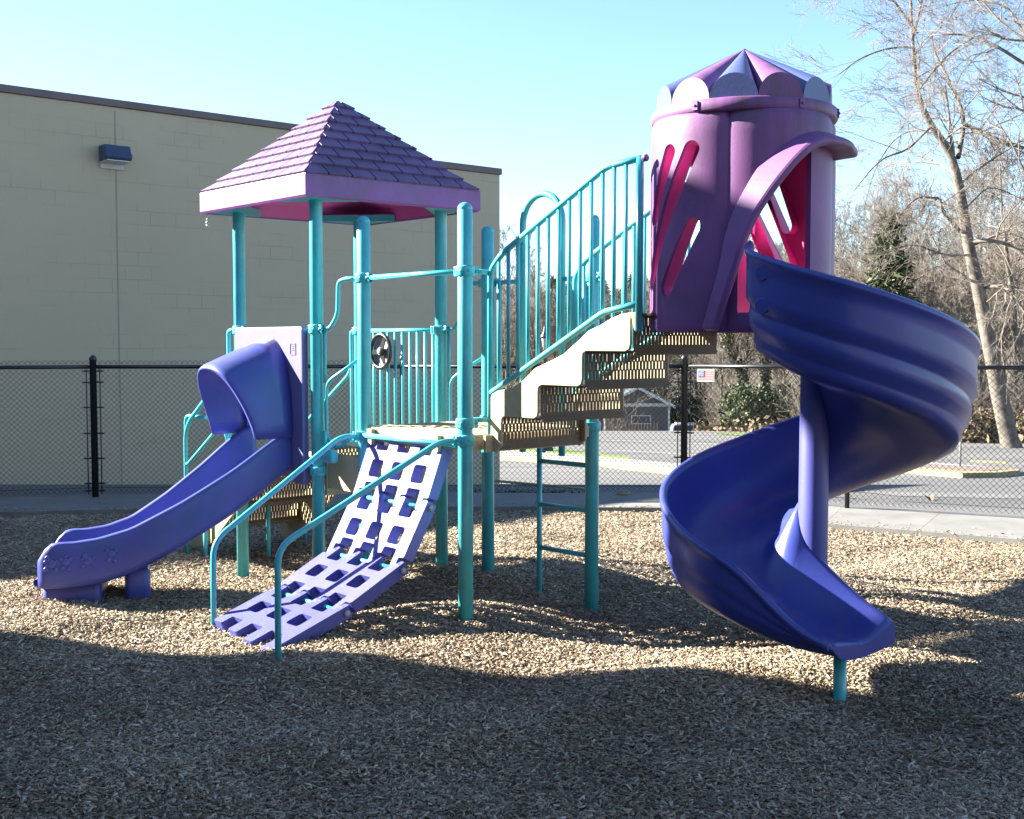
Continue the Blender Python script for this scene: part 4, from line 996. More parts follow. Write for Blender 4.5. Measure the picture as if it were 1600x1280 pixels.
# arch frame standing proud of the panel
fr = MB(); path = [(-.43, 1.77), (-.372, 2.10), (-.352, 2.22), (-.312, 2.345), (-.242, 2.475), (-.16, 2.585), (-.083, 2.648), (.0, 2.675), (.17, 2.675), (.33, 2.65)]
path = [tuple(p[:2]) for p in fillet([(q, z, 0) for q, z in path], .05, 3)]
rows = []
for i, (q, z) in enumerate(path):
    a = Vector(path[max(0, i - 1)]); b2 = Vector(path[min(len(path) - 1, i + 1)]); d = (b2 - a).normalized(); nn = Vector((-d.y, d.x))   # left of travel = outward
    f = i / (len(path) - 1); azq = math.asin(max(-1, min(1, q / .52))); ps = .50 * math.cos(azq) - .03
    pf = ps + .05 + .075 * min(1, max(0, (z - 1.9) / .7))
    wd = .045
    P3 = lambda qq, zz, pp: TC + QX * qq + PX * pp + Z(zz)
    i_, o_ = (q - nn.x * .0, z - nn.y * .0), (q + nn.x * wd, z + nn.y * wd)
    rows.append([P3(*i_, ps - .05), P3(*i_, pf - .012), P3(i_[0] + nn.x * .010, i_[1] + nn.y * .010, pf), P3(o_[0] - nn.x * .012, o_[1] - nn.y * .012, pf), P3(*o_, pf - .014), P3(o_[0] + nn.x * (.012 + .055 * f), o_[1] + nn.y * (.012 + .055 * f), ps - .02 - .03 * f)])
fr.loft(rows, True, True, sm=False); fr.build('arch_frame', TOWERP, tower, bevel=.006)
# roof ring and petals
mb = MB(); mb.lathe(TC, [(.43, 2.845), (.474, 2.850), (.480, 2.858), (.480, 2.905), (.472, 2.912), (.40, 2.915)], 64); ringo = mb.build('roof_ring', TOWERP, tower)
mb = MB(); mb.lathe(TC, [(.001, 1.845), (.425, 1.845), (.425, 1.86), (.001, 1.86)], 40, caps=False); mb.build('tower_floor', TAN, tower)
for a in (-130, -65, -20, 60, 140):
    d = Vector((math.cos(R(a)), math.sin(R(a)), 0)); mb = MB(); mb.box(TC + d * .481 + Z(2.882), (.012, .03, .044), d, d.cross(Z(1))); mb.lathe(TC + d * .486 + Z(2.882), [(.007, 0), (.007, .005), (.001, .007)], 8, axis=d); mb.build('ring_bolt', TOWERP, ringo)
NP = 12; apx = TC + Z(3.245)
for k in range(NP):
    ac = R(-107 + 30 * k); half = R(15); r0 = .445; d = Vector((math.cos(ac), math.sin(ac), 0)); s = Vector((-d.y, d.x, 0)); hw = r0 * math.tan(half); cx = r0
    arcp = []; z0 = 2.905; hh = .128
    for j in range(15):
        t = math.pi * j / 14; arcp.append(TC + d * cx + s * (hw * math.cos(t)) + Z(z0 + hh * math.sin(t) ** .9))
    mb = MB(); rows = []
    for f in (0, .02, .2, .4, .6, .8, .97): rows.append([p + (apx - p) * f for p in arcp])
    mb.loft(rows, False)
    mb.add(arcp, [tuple(range(15))])
    mb.build('roof_petal', TOWERP if k % 2 == 1 else LAVBLUE, tower)
mb = MB(); mb.lathe(apx - Z(.012), [(.02, -.02), (.016, .006), (.002, .014)], 12); mb.build('roof_tip', LAVBLUE, tower)

# --- spiral slide
PO = Vector((1.52, 6.09, 0))
A0, A1, WX = 214.0, 581.0, .45
def rim_z(a): return 2.165 - (a - 221) / 360 * 1.40
def sstate(par):
    """par in degrees up to A1, then metres of straight run-out"""
    if par <= A1: a = R(par); ra = Vector((math.cos(a), math.sin(a), 0)); tg = Vector((-ra.y, ra.x, 0)); o = PO.copy(); w = 0; deg = par
    else:
        a = R(A1); ra = Vector((math.cos(a), math.sin(a), 0)); tg = Vector((-ra.y, ra.x, 0)); w = par - A1; o = PO + tg * w; deg = A1
    return o, ra, deg, w
rows = []
pars = [A0 + (A1 - A0) * i / 132 for i in range(133)] + [A1 + WX * i / 14 for i in range(1, 15)]
for par in pars:
    o, ra, deg, w = sstate(par); e = w / WX
    fl_ = float(np.interp(deg, [A0, 228, 470, 530, 581], [rim_z(A0) - .42, rim_z(228) - .43, rim_z(470) - .43, rim_z(530) - .375, .455])) - .125 * (1 - (1 - e) ** 2)
    Ho = float(np.interp(deg, [A0, 440, 530, 581], [.43, .43, .37, .28])) - .235 * (e * e * (3 - 2 * e))
    Ro = float(np.interp(deg, [A0, 224, 240, 266, 500, 560, 581], [.47, .60, .665, .762, .762, .757, .75])) - .24 * e
    hi = float(np.interp(deg, [A0, 450, 490, 530, 581], [.0, .0, .20, .27, .25])) * (1 - e) + .05 * e
    ri = float(np.interp(deg, [A0, 470, 530, 581], [.07, .07, .075, .07])) - .07 * e
    fw_ = float(np.interp(deg, [A0, 450, 500, 581], [.035, .035, .11, .17])) * (1 - .45 * e)
    rid = 1 if deg < 500 else max(0, 1 - (deg - 500) / 60)
    pr = [(ri - .035, -.05), (ri - .04, hi * .5), (ri - .03, hi), (ri - .008, hi + .012), (ri + .018, hi - .004), (ri + .02 + fw_ * .55, hi * .45 + .008), (ri + .02 + fw_, .014), (ri + .09 + fw_, -.006), ((Ro + ri) / 2, -.012), (Ro - .24, -.003), (Ro - .14, .04 * min(1, Ho / .43 * 1.6)), (Ro - .075, .12 * Ho / .43), (Ro - .045, .24 * Ho / .43), (Ro - .035, Ho - .04), (Ro - .022, Ho - .008), (Ro - .004, Ho), (Ro + .012, Ho - .012), (Ro + .010, Ho - .035), (Ro + .0, Ho - .045),
          (Ro - .003, Ho * .75), (Ro - .001, Ho * .55), (Ro - .004, Ho * .44), (Ro - .012 - .020 * rid, Ho * .375), (Ro - .014 - .018 * rid, Ho * .33), (Ro - .014 - .008 * rid, Ho * .27), (Ro - .020 - .012 * rid, Ho * .15), (Ro - .034 - .03 * rid, Ho * .07), (Ro - .036 - .03 * rid, Ho * .03), (Ro - .045 - .02 * rid, -.01), (Ro - .085, -.045), (Ro - .15, -.066), (Ro - .25, -.074), ((Ro + ri) / 2, -.074), (ri + .1, -.065)]
    drop = -.012 * max(0, (e - .86) / .14) ** 2
    rows.append([o + ra * r_ + Z(fl_ + z_ + drop) for r_, z_ in pr])
mb = MB(); mb.loft(rows, True, True); spiral = mb.build('spiral_slide', BLUE, PS)
mb = MB(); mb.lathe(PO + Z(.43), [(.06, 0), (.075, .02), (.074, .1), (.072, 1.47), (.06, 1.50)], 28); mb.build('centre_pole', mat('sunlit_pole_plastic', (.062, .068, .30), .45, .1, 3, .03, 90, scuff=.3), spiral)  # slide blue made paler, sunlight on the pole put into its colour
o, ra, deg, w = sstate(A1 + .30)
mb = MB(); sp_ = Vector((1.555, 5.68, 0)); mb.tube([sp_ + Z(-.2), sp_ + Z(.265)], .031, 16); mb.build('support_post', TEAL, spiral)
for zz in (2.03, 1.88):
    a = R(234); d = Vector((math.cos(a), math.sin(a), 0)); 
    mb = MB(); mb.lathe(PO + d * .628 + Z(zz), [(.036, 0), (.036, .018), (.033, .021), (.001, .0212)], 24, axis=d, sm=False); mb.build('bolt_cover', BLUE, spiral)

# ================================================================== BACKGROUND: trees, bushes, house, car, lamp, sign
BARK = mat('pale_bark', (.125, .108, .09), .9, .45, 4, 1.0, 14, dirt=(.03, .026, .022), dirt_amt=.9)
BARKD = mat('dark_bark', (.085, .07, .058), .9, .3, 3, .6, 25)
TWIG = mat('grey_twig', (.12, .102, .085), .85, .35, .6)
TWIGP = mat('pale_twig', (.17, .145, .12), .85, .35, .6)

class TB:
    """collects many thin tapered tubes (triangular section) in numpy"""
    def __init__(s): s.V = []; s.F = []; s.n = 0
    def tube(s, P, rad, k=3):
        P = np.asarray(P, float); m = len(P); rad = np.asarray(rad, float)
        T = np.gradient(P, axis=0); T /= np.linalg.norm(T, axis=1)[:, None] + 1e-9
        ref = np.array([0, 0, 1.]) if abs(T[0][2]) < .9 else np.array([1., 0, 0])
        X = np.cross(T, ref); X /= np.linalg.norm(X, axis=1)[:, None] + 1e-9; Y = np.cross(T, X)
        a = np.arange(k) * 2 * math.pi / k
        ring = P[:, None] + (X[:, None] * np.cos(a)[None, :, None] + Y[:, None] * np.sin(a)[None, :, None]) * rad[:, None, None]
        s.V.append(ring.reshape(-1, 3)); i = np.arange(m - 1)[:, None] * k; j = np.arange(k)[None]; j2 = (j + 1) % k
        s.F.append((np.stack([i + j, i + j2, i + k + j2, i + k + j], -1) + s.n).reshape(-1, 4)); s.n += m * k
    def build(s, name, m, parent=None, smooth=True):
        return fast_mesh(name, np.concatenate(s.V), np.concatenate(s.F), m, parent, smooth)
def bpath(r, p, d, L, nseg, wob, trop):
    P = [p.copy()]; d = d / np.linalg.norm(d)
    for i in range(nseg):
        d = d + r.normal(0, wob, 3) + np.array([0, 0, trop]); d /= np.linalg.norm(d); p = p + d * (L / nseg); P.append(p.copy())
    return np.array(P), d
def rand_perp(r, d):
    v = r.normal(0, 1, 3); v -= d * v.dot(d); return v / np.linalg.norm(v)
def grow(r, trunk, crown, p, d, L, rad, depth, maxd, kids, wob=.16, trop=.05, spread=.9, ratio=.62, minr=.006, k_tr=1):
    ns = max(3, 6 - depth); P, dd = bpath(r, p, d, L, ns, wob, trop)
    rr_ = np.linspace(rad, max(minr, rad * .45), ns + 1)
    (trunk if depth <= k_tr else crown).tube(P, rr_, 8 if depth == 0 else (5 if depth == 1 else 3))
    if depth >= maxd: return
    nk = kids[min(depth, len(kids) - 1)]
    for q in range(nk):
        f = r.uniform(.28, 1.0) if q else 1.0; i = f * ns; i0 = min(ns - 1, int(i)); bp = P[i0] + (P[i0 + 1] - P[i0]) * (i - i0); td = P[i0 + 1] - P[i0]; td /= np.linalg.norm(td)
        sp = r.uniform(.45, 1.1) * spread * (1 if q else .4); nd = td * math.cos(sp) + rand_perp(r, td) * math.sin(sp)
        rb = float(np.interp(f, [0, 1], [rad, rad * .45])) * r.uniform(.45, .75)
        grow(r, trunk, crown, bp, nd, L * ratio * r.uniform(.7, 1.2) * (1.1 - .3 * f), max(minr, rb), depth + 1, maxd, kids, wob, trop, spread, ratio, minr, k_tr)

def bare_proto(seed, H, rad, kids, maxd=4, trop=.06, spread=.8, minr=.008, bark=BARK, twig=TWIG, name='bare_tree', ratio=.55):
    r = np.random.default_rng(seed); t = TB(); c = TB()
    # leader trunk with side branches
    P, _ = bpath(r, np.array([0, 0, -.5]), np.array([r.normal(0, .06), r.normal(0, .06), 1.]), H * .8, 9, .05, .06)
    t.tube(P, np.linspace(rad, rad * .25, 10), 8)
    for q in range(kids[0]):
        f = r.uniform(.22, 1.0) ** .8; i = f * 9; i0 = min(8, int(i)); bp = P[i0] + (P[i0 + 1] - P[i0]) * (i - i0)
        td = np.array([0, 0, 1.]); sp = r.uniform(.5, 1.0) * spread; nd = td * math.cos(sp) + rand_perp(r, td) * math.sin(sp)
        grow(r, t, c, bp, nd, H * (.42 - .22 * f) * r.uniform(.7, 1.2), rad * (.5 - .3 * f), 1, maxd, kids, .15, trop, spread, ratio, minr)
    return t, c
def tree_thing(name, tb, cb, bark, twig, label, group=None):
    e = empty(name, (0, 0, 0), label, 'tree', group); t = tb.build('trunk', bark, e); c = cb.build('crown', twig, e); return e
def copy_tree(o, loc, rz, sc):
    r = o.copy(); COL.objects.link(r); r.location = loc; r.rotation_euler = (0, 0, rz); r.scale = (sc, sc, sc)
    for ch in o.children: c = ch.copy(); COL.objects.link(c); c.parent = r
    return r
WOODG = 'bare trees in the wood beyond the road'
protos = []
for sd_, H, rad, bk, tw in ((11, 15, .16, BARK, TWIGP), (12, 14, .13, BARKD, TWIG), (13, 17, .17, BARK, TWIG), (14, 12, .10, BARKD, TWIGP)):
    t, c = bare_proto(sd_, H, rad, (17, 7, 6, 5), 4, minr=.012)
    protos.append(tree_thing('bare_tree', t, c, bk, tw, 'leafless grey tree among many others in the wood beyond the road', WOODG))
used = [False] * 4; tr = random.Random(5)
def place_bare(x, y, sc, k=None):
    k = tr.randrange(4) if k is None else k
    z = gz(y) - .1
    if not used[k]:
        o = protos[k]; used[k] = True; o.location = (x, y, z); o.rotation_euler = (0, 0, tr.uniform(0, 6.28)); o.scale = (sc,) * 3
    else: copy_tree(protos[k], (x, y, z), tr.uniform(0, 6.28), sc)
PX_ = lambda px, y: (px - 800) / F_PX * y
# left clump behind the stairs
for px, y, sc in ((800, 120, 1.25), (828, 112, 1.1), (850, 125, 1.3), (872, 116, 1.05), (893, 128, 1.2), (915, 110, .95), (938, 122, 1.15), (962, 114, 1.0), (985, 126, 1.25), (1010, 112, 1.05), (815, 135, 1.3), (905, 138, 1.3), (780, 112, 1.0)):
    place_bare(PX_(px, y), y, sc * .92)
# wood right of the house
for px, y, sc in ((1040, 118, 1.1), (1066, 122, 1.0), (1092, 114, 1.0), (1110, 106, 1.0), (1125, 80, .75), (1150, 86, .8), (1168, 78, .7), (1205, 90, .9), (1235, 82, .75), (1262, 76, .75), (1290, 88, .95), (1318, 74, .8), (1345, 80, .9), (1372, 70, .75), (1400, 78, .9),
                  (1428, 68, .8), (1452, 74, .85), (1478, 62, .7), (1505, 70, .85), (1535, 64, .8), (1562, 72, .95), (1592, 60, .75), (1625, 66, .9), (1660, 62, .85), (1700, 70, 1.0), (1495, 84, 1.1), (1385, 92, 1.1), (1560, 86, 1.2), (1090, 110, 1.1), (1150, 104, 1.05), (1220, 108, 1.1), (1460, 58, .55), (1340, 64, .55), (1415, 60, .5), (1540, 57, .5)):
    place_bare(PX_(px, y), y, sc)

# big foreground trees: leaning pale trunk at the right, and one cut off by the frame
def fore_tree(name, base_y, trunk_px, widths, limbs, label, seed, bark):
    r = np.random.default_rng(seed); t = TB(); c = TB(); y = base_y
    to3 = lambda px, py, dy=0: np.array([(px - 800) / F_PX * (y + dy), y + dy, EYE + (HOR - py) / F_PX * (y + dy)])
    P = np.array([to3(*p) for p in trunk_px]); Pf = np.array([np.array(v) for v in fillet([Vector(p) for p in P], .6, 3)])
    s = np.linspace(0, 1, len(Pf)); so_ = np.linspace(0, 1, len(widths)); wd = np.interp(s, so_, widths) * y / F_PX / 2
    t.tube(Pf, wd, 12)
    for lp, w0, w1 in limbs:
        Q = np.array([to3(*p) for p in lp]); Q = np.array([np.array(v) for v in fillet([Vector(p) for p in Q], .8, 3)])
        if len(Q) < 5: Q = np.array([Q[0] + (Q[-1] - Q[0]) * f for f in (0, .25, .5, .75, 1)])
        wr_ = np.linspace(w0, w1, len(Q)) * .68 * y / F_PX / 2; t.tube(Q, wr_, 7)
        for q in range(7):
            i = r.integers(1, len(Q) - 1); td = Q[i + 1] - Q[i - 1]; td /= np.linalg.norm(td); sp = r.uniform(.5, 1.1); nd = td * math.cos(sp) + rand_perp(r, td) * math.sin(sp)
            grow(r, t, c, Q[i], nd, r.uniform(1.2, 3.0), max(.012, wr_[i] * .45), 2, 5, (0, 0, 5, 5, 4), .2, -.01, .9, .6, .0055)
    for q in range(16):
        i = r.integers(len(Pf) // 4, len(Pf) - 1); td = np.array([0, 0, 1.]); sp = r.uniform(.7, 1.4); nd = td * math.cos(sp) + rand_perp(r, td) * math.sin(sp)
        grow(r, t, c, Pf[i], nd, r.uniform(1.6, 4.2), min(.06, wd[i] * .35), 2, 5, (0, 0, 5, 5, 4), .18, .0, .9, .6, .0055)
    e = empty(name, tuple(P[0]), label, 'tree')
    for tb, nm, m in ((t, 'trunk', bark), (c, 'crown', TWIGP)):
        tb.V = [np.concatenate(tb.V) - P[0]]; tb.build(nm, m, e)
    return e
fore_tree('bare_tree', 47, [(1588, 712), (1580, 690), (1556, 590), (1530, 470), (1508, 380), (1494, 300), (1480, 245), (1440, 190), (1424, 150), (1416, 70), (1409, -40), (1404, -120)], [34, 28, 23, 20, 17, 15, 12, 10, 8, 6, 4, 3],
          [([(1482, 246), (1478, 210), (1468, 140)], 10, 4), ([(1490, 250), (1500, 190, 1), (1478, 140, 2), (1450, 90, 3), (1445, 60, 3)], 12, 4),
           ([(1500, 200, 1), (1540, 220, 0), (1600, 238, -1), (1680, 262, -2)], 11, 6), ([(1418, 82), (1380, 82, -1), (1335, 98, -2), (1305, 122, -3)], 5, 2),
           ([(1494, 362), (1466, 330, -1), (1464, 312, -1), (1425, 310, -2), (1400, 340, -2)], 9, 3), ([(1508, 380), (1560, 375, -1), (1620, 420, -2), (1680, 440, -2)], 11, 6),
           ([(1470, 222), (1430, 205, 1), (1395, 215, 2), (1362, 262, 3), (1345, 330, 3)], 6, 2), ([(1535, 450), (1570, 446, -1), (1600, 490, -2)], 9, 5),
           ([(1424, 150), (1470, 92, 1), (1520, 60, 2), (1560, 66, 3)], 6, 2), ([(1416, 70), (1430, 10, 1), (1440, -60, 1)], 7, 4), ([(1500, 330), (1540, 290, 2), (1600, 318, 2)], 6, 2),
           ([(1424, 60), (1370, -10, -1), (1320, -30, -2)], 6, 2), ([(1450, 200), (1410, 240, -2), (1370, 250, -3), (1330, 300, -3)], 6, 2), ([(1512, 400), (1470, 400, -2), (1420, 380, -3), (1360, 400, -3)], 6, 2)],
          'large leafless tree with a thick pale leaning trunk beyond the road', 31, BARK)
fore_tree('bare_tree', 40, [(1690, 720), (1665, 560), (1640, 380), (1612, 200), (1597, 85), (1590, 60), (1600, -40), (1615, -120)], [30, 26, 22, 18, 15, 12, 8, 6],
          [([(1597, 112), (1540, 76, 0), (1500, 62, 1), (1460, 62, 1), (1440, 64, 2)], 8, 3), ([(1600, 160), (1560, 150, 0), (1520, 130, -1)], 5, 2), ([(1592, 70), (1560, 15, 1), (1500, 8, 2), (1430, 30, 3)], 7, 2), ([(1600, 30), (1560, -40, 0), (1480, -60, 0)], 7, 3)],
          'leafless tree with a broken branch stub at the right edge of the picture', 32, BARK)
fore_tree('bare_tree', 56, [(1612, 704), (1606, 600), (1585, 500), (1572, 420), (1560, 340), (1555, 260)], [12, 10, 8, 7, 5, 3], [([(1590, 520), (1550, 470, 1), (1530, 420, 2)], 4, 2), ([(1580, 450), (1610, 390, 1)], 4, 2)],
          'slim pale leafless tree close behind the thick leaning trunk', 33, BARK)

# conifers
def conifer_proto(seed, H, R0, m):
    r = np.random.default_rng(seed); t = TB(); t.tube(np.array([[0, 0, -.5], [0, 0, H * .5], [0, 0, H]]), [R0 * .07, R0 * .045, .02], 7)
    V = []; F4 = []; n = 0; tone = []
    for q in range(620):
        f = r.uniform(.08, 1) ** .85; z = H * f; rad = R0 * (1 - f) ** .8 * r.uniform(.5, 1.15) + .15; a = r.uniform(0, 6.283)
        base = np.array([0, 0, z]); tip = np.array([math.cos(a) * rad, math.sin(a) * rad, z - rad * r.uniform(.05, .5)])
        for g in range(9):
            s_ = r.uniform(.25, 1.0); c = base + (tip - base) * s_ + r.normal(0, .12 + .05 * rad, 3); L = r.uniform(.25, .6) * (H / 14); d = (tip - base) / (np.linalg.norm(tip - base) + 1e-6) + r.normal(0, .5, 3); d /= np.linalg.norm(d); w = rand_perp(r, d) * L * .16
            V += [c - w, c + w, c + d * L + w * .3, c + d * L - w * .3]; F4.append((n, n + 1, n + 2, n + 3)); n += 4; tone.append(r.uniform(0, 1))
    return t, np.array(V), np.array(F4), np.array(tone)
NEEDLE = tone_mat('conifer_needles', [(0, (.02, .032, .015)), (.5, (.055, .075, .034)), (1, (.13, .14, .07))], .8)
cps = []
for sd_, H, R0 in ((41, 15, 3.7), (42, 12, 3.2)):
    t, V, F4, tone = conifer_proto(sd_, H, R0, NEEDLE); e = empty('conifer', (0, 0, 0), 'dark green conifer standing among the bare trees of the wood', 'tree', 'conifers among the bare trees')
    t.build('trunk', BARKD, e); fast_mesh('crown', V, F4, NEEDLE, e, attr=tone); cps.append(e)
cused = [False, False]
def place_con(px, y, top_py, k, label=None):
    H = (15, 12)[k]; zt = EYE + (HOR - top_py) / F_PX * y; z0 = gz(y) - .1; sc = (zt - z0) / H; x = PX_(px, y)
    if not cused[k]: o = cps[k]; cused[k] = True; o.location = (x, y, z0); o.scale = (sc,) * 3
    else: o = copy_tree(cps[k], (x, y, z0), tr.uniform(0, 6), sc)
    if label: o['label'] = label
    return o
for px, y, tp, k in ((792, 150, 455, 0), (818, 155, 440, 1), (842, 148, 450, 0), (868, 152, 436, 1), (890, 150, 446, 0), (914, 156, 450, 1), (940, 150, 440, 0), (968, 152, 455, 1), (990, 149, 430, 0), (1012, 156, 440, 1), (1325, 120, 420, 1)):
    place_con(px, y, tp, k)
o = place_con(1388, 58, 336, 0, 'tall sunlit green conifer behind the bare branches right of the spiral slide'); del o['group']
o = place_con(1425, 72, 396, 1, 'smaller dark conifer right behind the tall sunlit green one'); del o['group']

# undergrowth: thicket of bare stems and dead leaves (nobody could count it)
r = np.random.default_rng(77); tb = TB()
def stems(n, px0, px1, y0, y1, h0, h1):
    for _ in range(n):
        y = r.uniform(y0, y1); x = PX_(r.uniform(px0, px1), y); H = r.uniform(h0, h1); P, _d = bpath(r, np.array([x, y, gz(y) - .05]), np.array([r.normal(0, .3), r.normal(0, .3), 1.]), H, 5, .22, -.03)
        rd = r.uniform(.008, .02); tb.tube(P, np.linspace(rd, rd * .4, 6), 3)
        for g in range(5):
            i = r.integers(1, 5); P2, _d = bpath(r, P[i], np.array([r.normal(0, .7), r.normal(0, .7), .6]), H * r.uniform(.2, .45), 3, .25, -.02); tb.tube(P2, np.linspace(rd * .6, rd * .3, 4), 3)
stems(1800, 1270, 1720, 54, 68, 1.5, 4.6); stems(1200, 1128, 1290, 78, 98, 2, 5.5); stems(500, 1040, 1130, 112, 125, 3, 8); stems(700, 780, 1000, 100, 125, 3, 7)
tag(tb.build('thicket', TWIGP), 'tangled bare grey brown brush under the trees beyond the road', 'brush', kind='stuff')
def leaf_cloud(r, cx, cy, cz, sx, sy, sz, n, L):
    p = r.normal(0, 1, (n, 3)); p /= np.linalg.norm(p, axis=1)[:, None]; p *= r.uniform(.55, 1.05, n)[:, None]; lump = 1 + .22 * np.sin(p[:, 0] * 5 + cx) * np.sin(p[:, 1] * 4 + 2) * np.sin(p[:, 2] * 6)
    p = p * lump[:, None] * np.array([sx, sy, sz]) + np.array([cx, cy, cz])
    d = r.normal(0, 1, (n, 3)); d /= np.linalg.norm(d, axis=1)[:, None]; w = np.cross(d, r.normal(0, 1, (n, 3))); w /= np.linalg.norm(w, axis=1)[:, None] + 1e-9
    l = (L * r.uniform(.6, 1.3, n))[:, None]
    V = np.stack([p - d * l * .5, p + w * l * .3, p + d * l * .5, p - w * l * .3], 1).reshape(-1, 3); return V
LEAF = tone_mat('evergreen_leaf', [(0, (.014, .028, .012)), (.5, (.035, .06, .022)), (.85, (.075, .11, .04)), (1, (.16, .16, .08))], .55)
DEAD = tone_mat('dead_leaf', [(0, (.06, .04, .025)), (.5, (.14, .10, .06)), (.8, (.22, .17, .11)), (1, (.10, .12, .05))], .8)
def leaf_obj(name, clouds, m, parent=None, off=(0, 0, 0), seed=1, **kw):
    r = np.random.default_rng(seed); V = np.concatenate([leaf_cloud(r, *c) for c in clouds]) - np.array(off); n = len(V) // 4
    return fast_mesh(name, V, np.arange(n * 4).reshape(n, 4), m, parent, attr=r.uniform(0, 1, n))
def bush(px0, px1, y, h, label, seed, m=LEAF, nn=2600, L=.28):
    x0, x1 = PX_(px0, y), PX_(px1, y); z = gz(y); k = max(2, int((x1 - x0) / 1.6)); e = empty('bush', ((x0 + x1) / 2, y, z), label, 'bush')
    rs = random.Random(seed); cl_ = [(x0 + (x1 - x0) * (i + .5) / k, y + rs.uniform(-.8, .8), z + h * rs.uniform(.35, .5), (x1 - x0) / k * .75, 1.3, h * rs.uniform(.45, .6), nn // k, L) for i in range(k)]
    leaf_obj('foliage', cl_, m, e, e.location, seed); t = TB()
    r2 = np.random.default_rng(seed)
    for i in range(14):
        P, _d = bpath(r2, np.array([r2.uniform(-(x1 - x0) / 2, (x1 - x0) / 2) * .8, 0, -.1]), np.array([r2.normal(0, .3), r2.normal(0, .3), 1]), h * .8, 4, .15, 0); t.tube(P, np.linspace(.03, .012, 5), 4)
    t.build('stem', BARKD, e); return e
bush(1138, 1252, 76, 3.2, 'wide dark evergreen bush below the ivy covered trunks beyond the road', 3, nn=5200, L=.24)
bush(1050, 1112, 110, 5.2, 'dark green bush between the grey house and the fence post', 4, nn=2600)
bush(1262, 1330, 66, 1.6, 'low mixed green bush partly hidden behind the slide pole', 6, nn=1800, L=.2)
bush(1405, 1500, 55, 1.5, 'low brown and green bush left of the thick leaning trunk', 8, DEAD, 3400, .17)
bush(1490, 1575, 53, 1.7, 'brown leafy undergrowth at the foot of the thick leaning trunk', 9, DEAD, 3400, .17)
bush(1585, 1690, 52, 1.6, 'brown leafy undergrowth at the right edge behind the leaning trunk', 10, DEAD, 3000, .17)
# ivy-clad trunks
for px, seed, lean, lab in ((1188, 51, -.10, 'ivy covered trunk leaning left above the evergreen bush'), (1192, 52, .02, 'upright ivy covered trunk above the evergreen bush')):
    y = 77; x = PX_(px + (2 if lean > 0 else 0), y); z = gz(y); e = empty('ivy_trunk', (x, y, z), lab, 'tree'); r2 = np.random.default_rng(seed); t = TB(); c = TB()
    P, _ = bpath(r2, np.array([0, 0, -.3]), np.array([lean * 3, 0, 1]), 7.5, 8, .04, .02); t.tube(P, np.linspace(.20, .10, 9), 7)
    for q in range(12):
        i = r2.integers(4, 9); grow(r2, t, c, P[min(i, 8)], np.array([r2.normal(0, .6), r2.normal(0, .6), .8]), r2.uniform(1.2, 2.6), .05, 2, 4, (0, 0, 5, 4), .18, .03)
    t.build('trunk', BARKD, e); c.build('crown', TWIG, e)
    leaf_obj('ivy', [(P[i][0], P[i][1], P[i][2], .36, .36, .65, 260, .2) for i in range(2, 8)], LEAF, e, (0, 0, 0), seed)
# scattered dead-leaf ground cover under the wood
r = np.random.default_rng(5); n = 26000; y = r.uniform(51, 95, n); x = r.uniform(-.02, .50, n) * y; kk = (x > np.interp(y, [51, 58, 78, 95], [20, 16, 12, 14])); x, y = x[kk], y[kk]; n = len(x)
zz = np.interp(y, GY, GZ) + r.exponential(.22, n); p = np.stack([x, y, zz], -1); d = r.normal(0, 1, (n, 3)); d /= np.linalg.norm(d, axis=1)[:, None]; w = np.cross(d, r.normal(0, 1, (n, 3))); w /= np.linalg.norm(w, axis=1)[:, None]
L = r.uniform(.1, .24, n)[:, None]; V = np.stack([p - d * L, p + w * L * .6, p + d * L, p - w * L * .6], 1).reshape(-1, 3)
lo_ = fast_mesh('leaf_litter', V, np.arange(n * 4).reshape(n, 4), DEAD, attr=r.uniform(0, 1, n)); tag(lo_, 'brown fallen leaves and ground cover under the wood', 'leaf litter', kind='stuff')

# grey gabled house beyond the crest
HY = 104; hx0, hx1 = PX_(946, HY), PX_(1047, HY); zb = -7.2; ze = EYE + (HOR - 632) / F_PX * HY; zr = EYE + (HOR - 606) / F_PX * HY; hm_ = (hx0 + hx1) / 2
GREY = mat('grey_siding', (.13, .128, .135), .8, .06, .6); TRIM = mat('white_trim', (.55, .60, .66), .6, .05, 2); SHING = mat('dark_roof_shingle', (.05, .065, .075), .9, .2, 2)
ho = empty('grey_house', (hm_, HY, zb), 'small grey gabled house with white trim beyond the crest of the road', 'house')
mb = MB(); mb.prism([(hx0, HY, zb), (hx1, HY, zb), (hx1, HY, ze), (hm_, HY, zr - .1), (hx0, HY, ze)], (0, 9, 0)); mb.build('wall', GREY, ho)
mb = MB()
for a, b in ((hx0 - .45, hm_), (hx1 + .45, hm_)):
    za = ze - .25; mb.prism([(a, HY - .45, za), (b, HY - .45, zr), (b, HY - .45, zr + .14), (a, HY - .45, za + .14)], (0, 10, 0))
rf = mb.build('roof', SHING, ho)
mb = MB()
for a, b in ((hx0 - .45, hm_), (hx1 + .45, hm_)):
    za = ze - .25; mb.prism([(a, HY - .51, za - .10), (b, HY - .51, zr - .10), (b, HY - .51, zr + .15), (a, HY - .51, za + .15)], (0, .05, 0))
mb.build('bargeboard', TRIM, rf)
mb = MB(); mb.box((hm_, HY - .04, ze - .05), (hx1 - hx0, .06, .28)); mb.build('trim_band', TRIM, ho)
mb = MB(); mb.box((hx1 - .08, HY - .05, (zb + ze) / 2 - .1), (.18, .08, ze - zb - .3)); mb.build('corner_board', TRIM, ho)
mb = MB(); mb.box((hm_ + .3, HY - .03, EYE + (HOR - 656) / F_PX * HY), (1.7, .06, .75)); wi = mb.build('window', TRIM, ho)
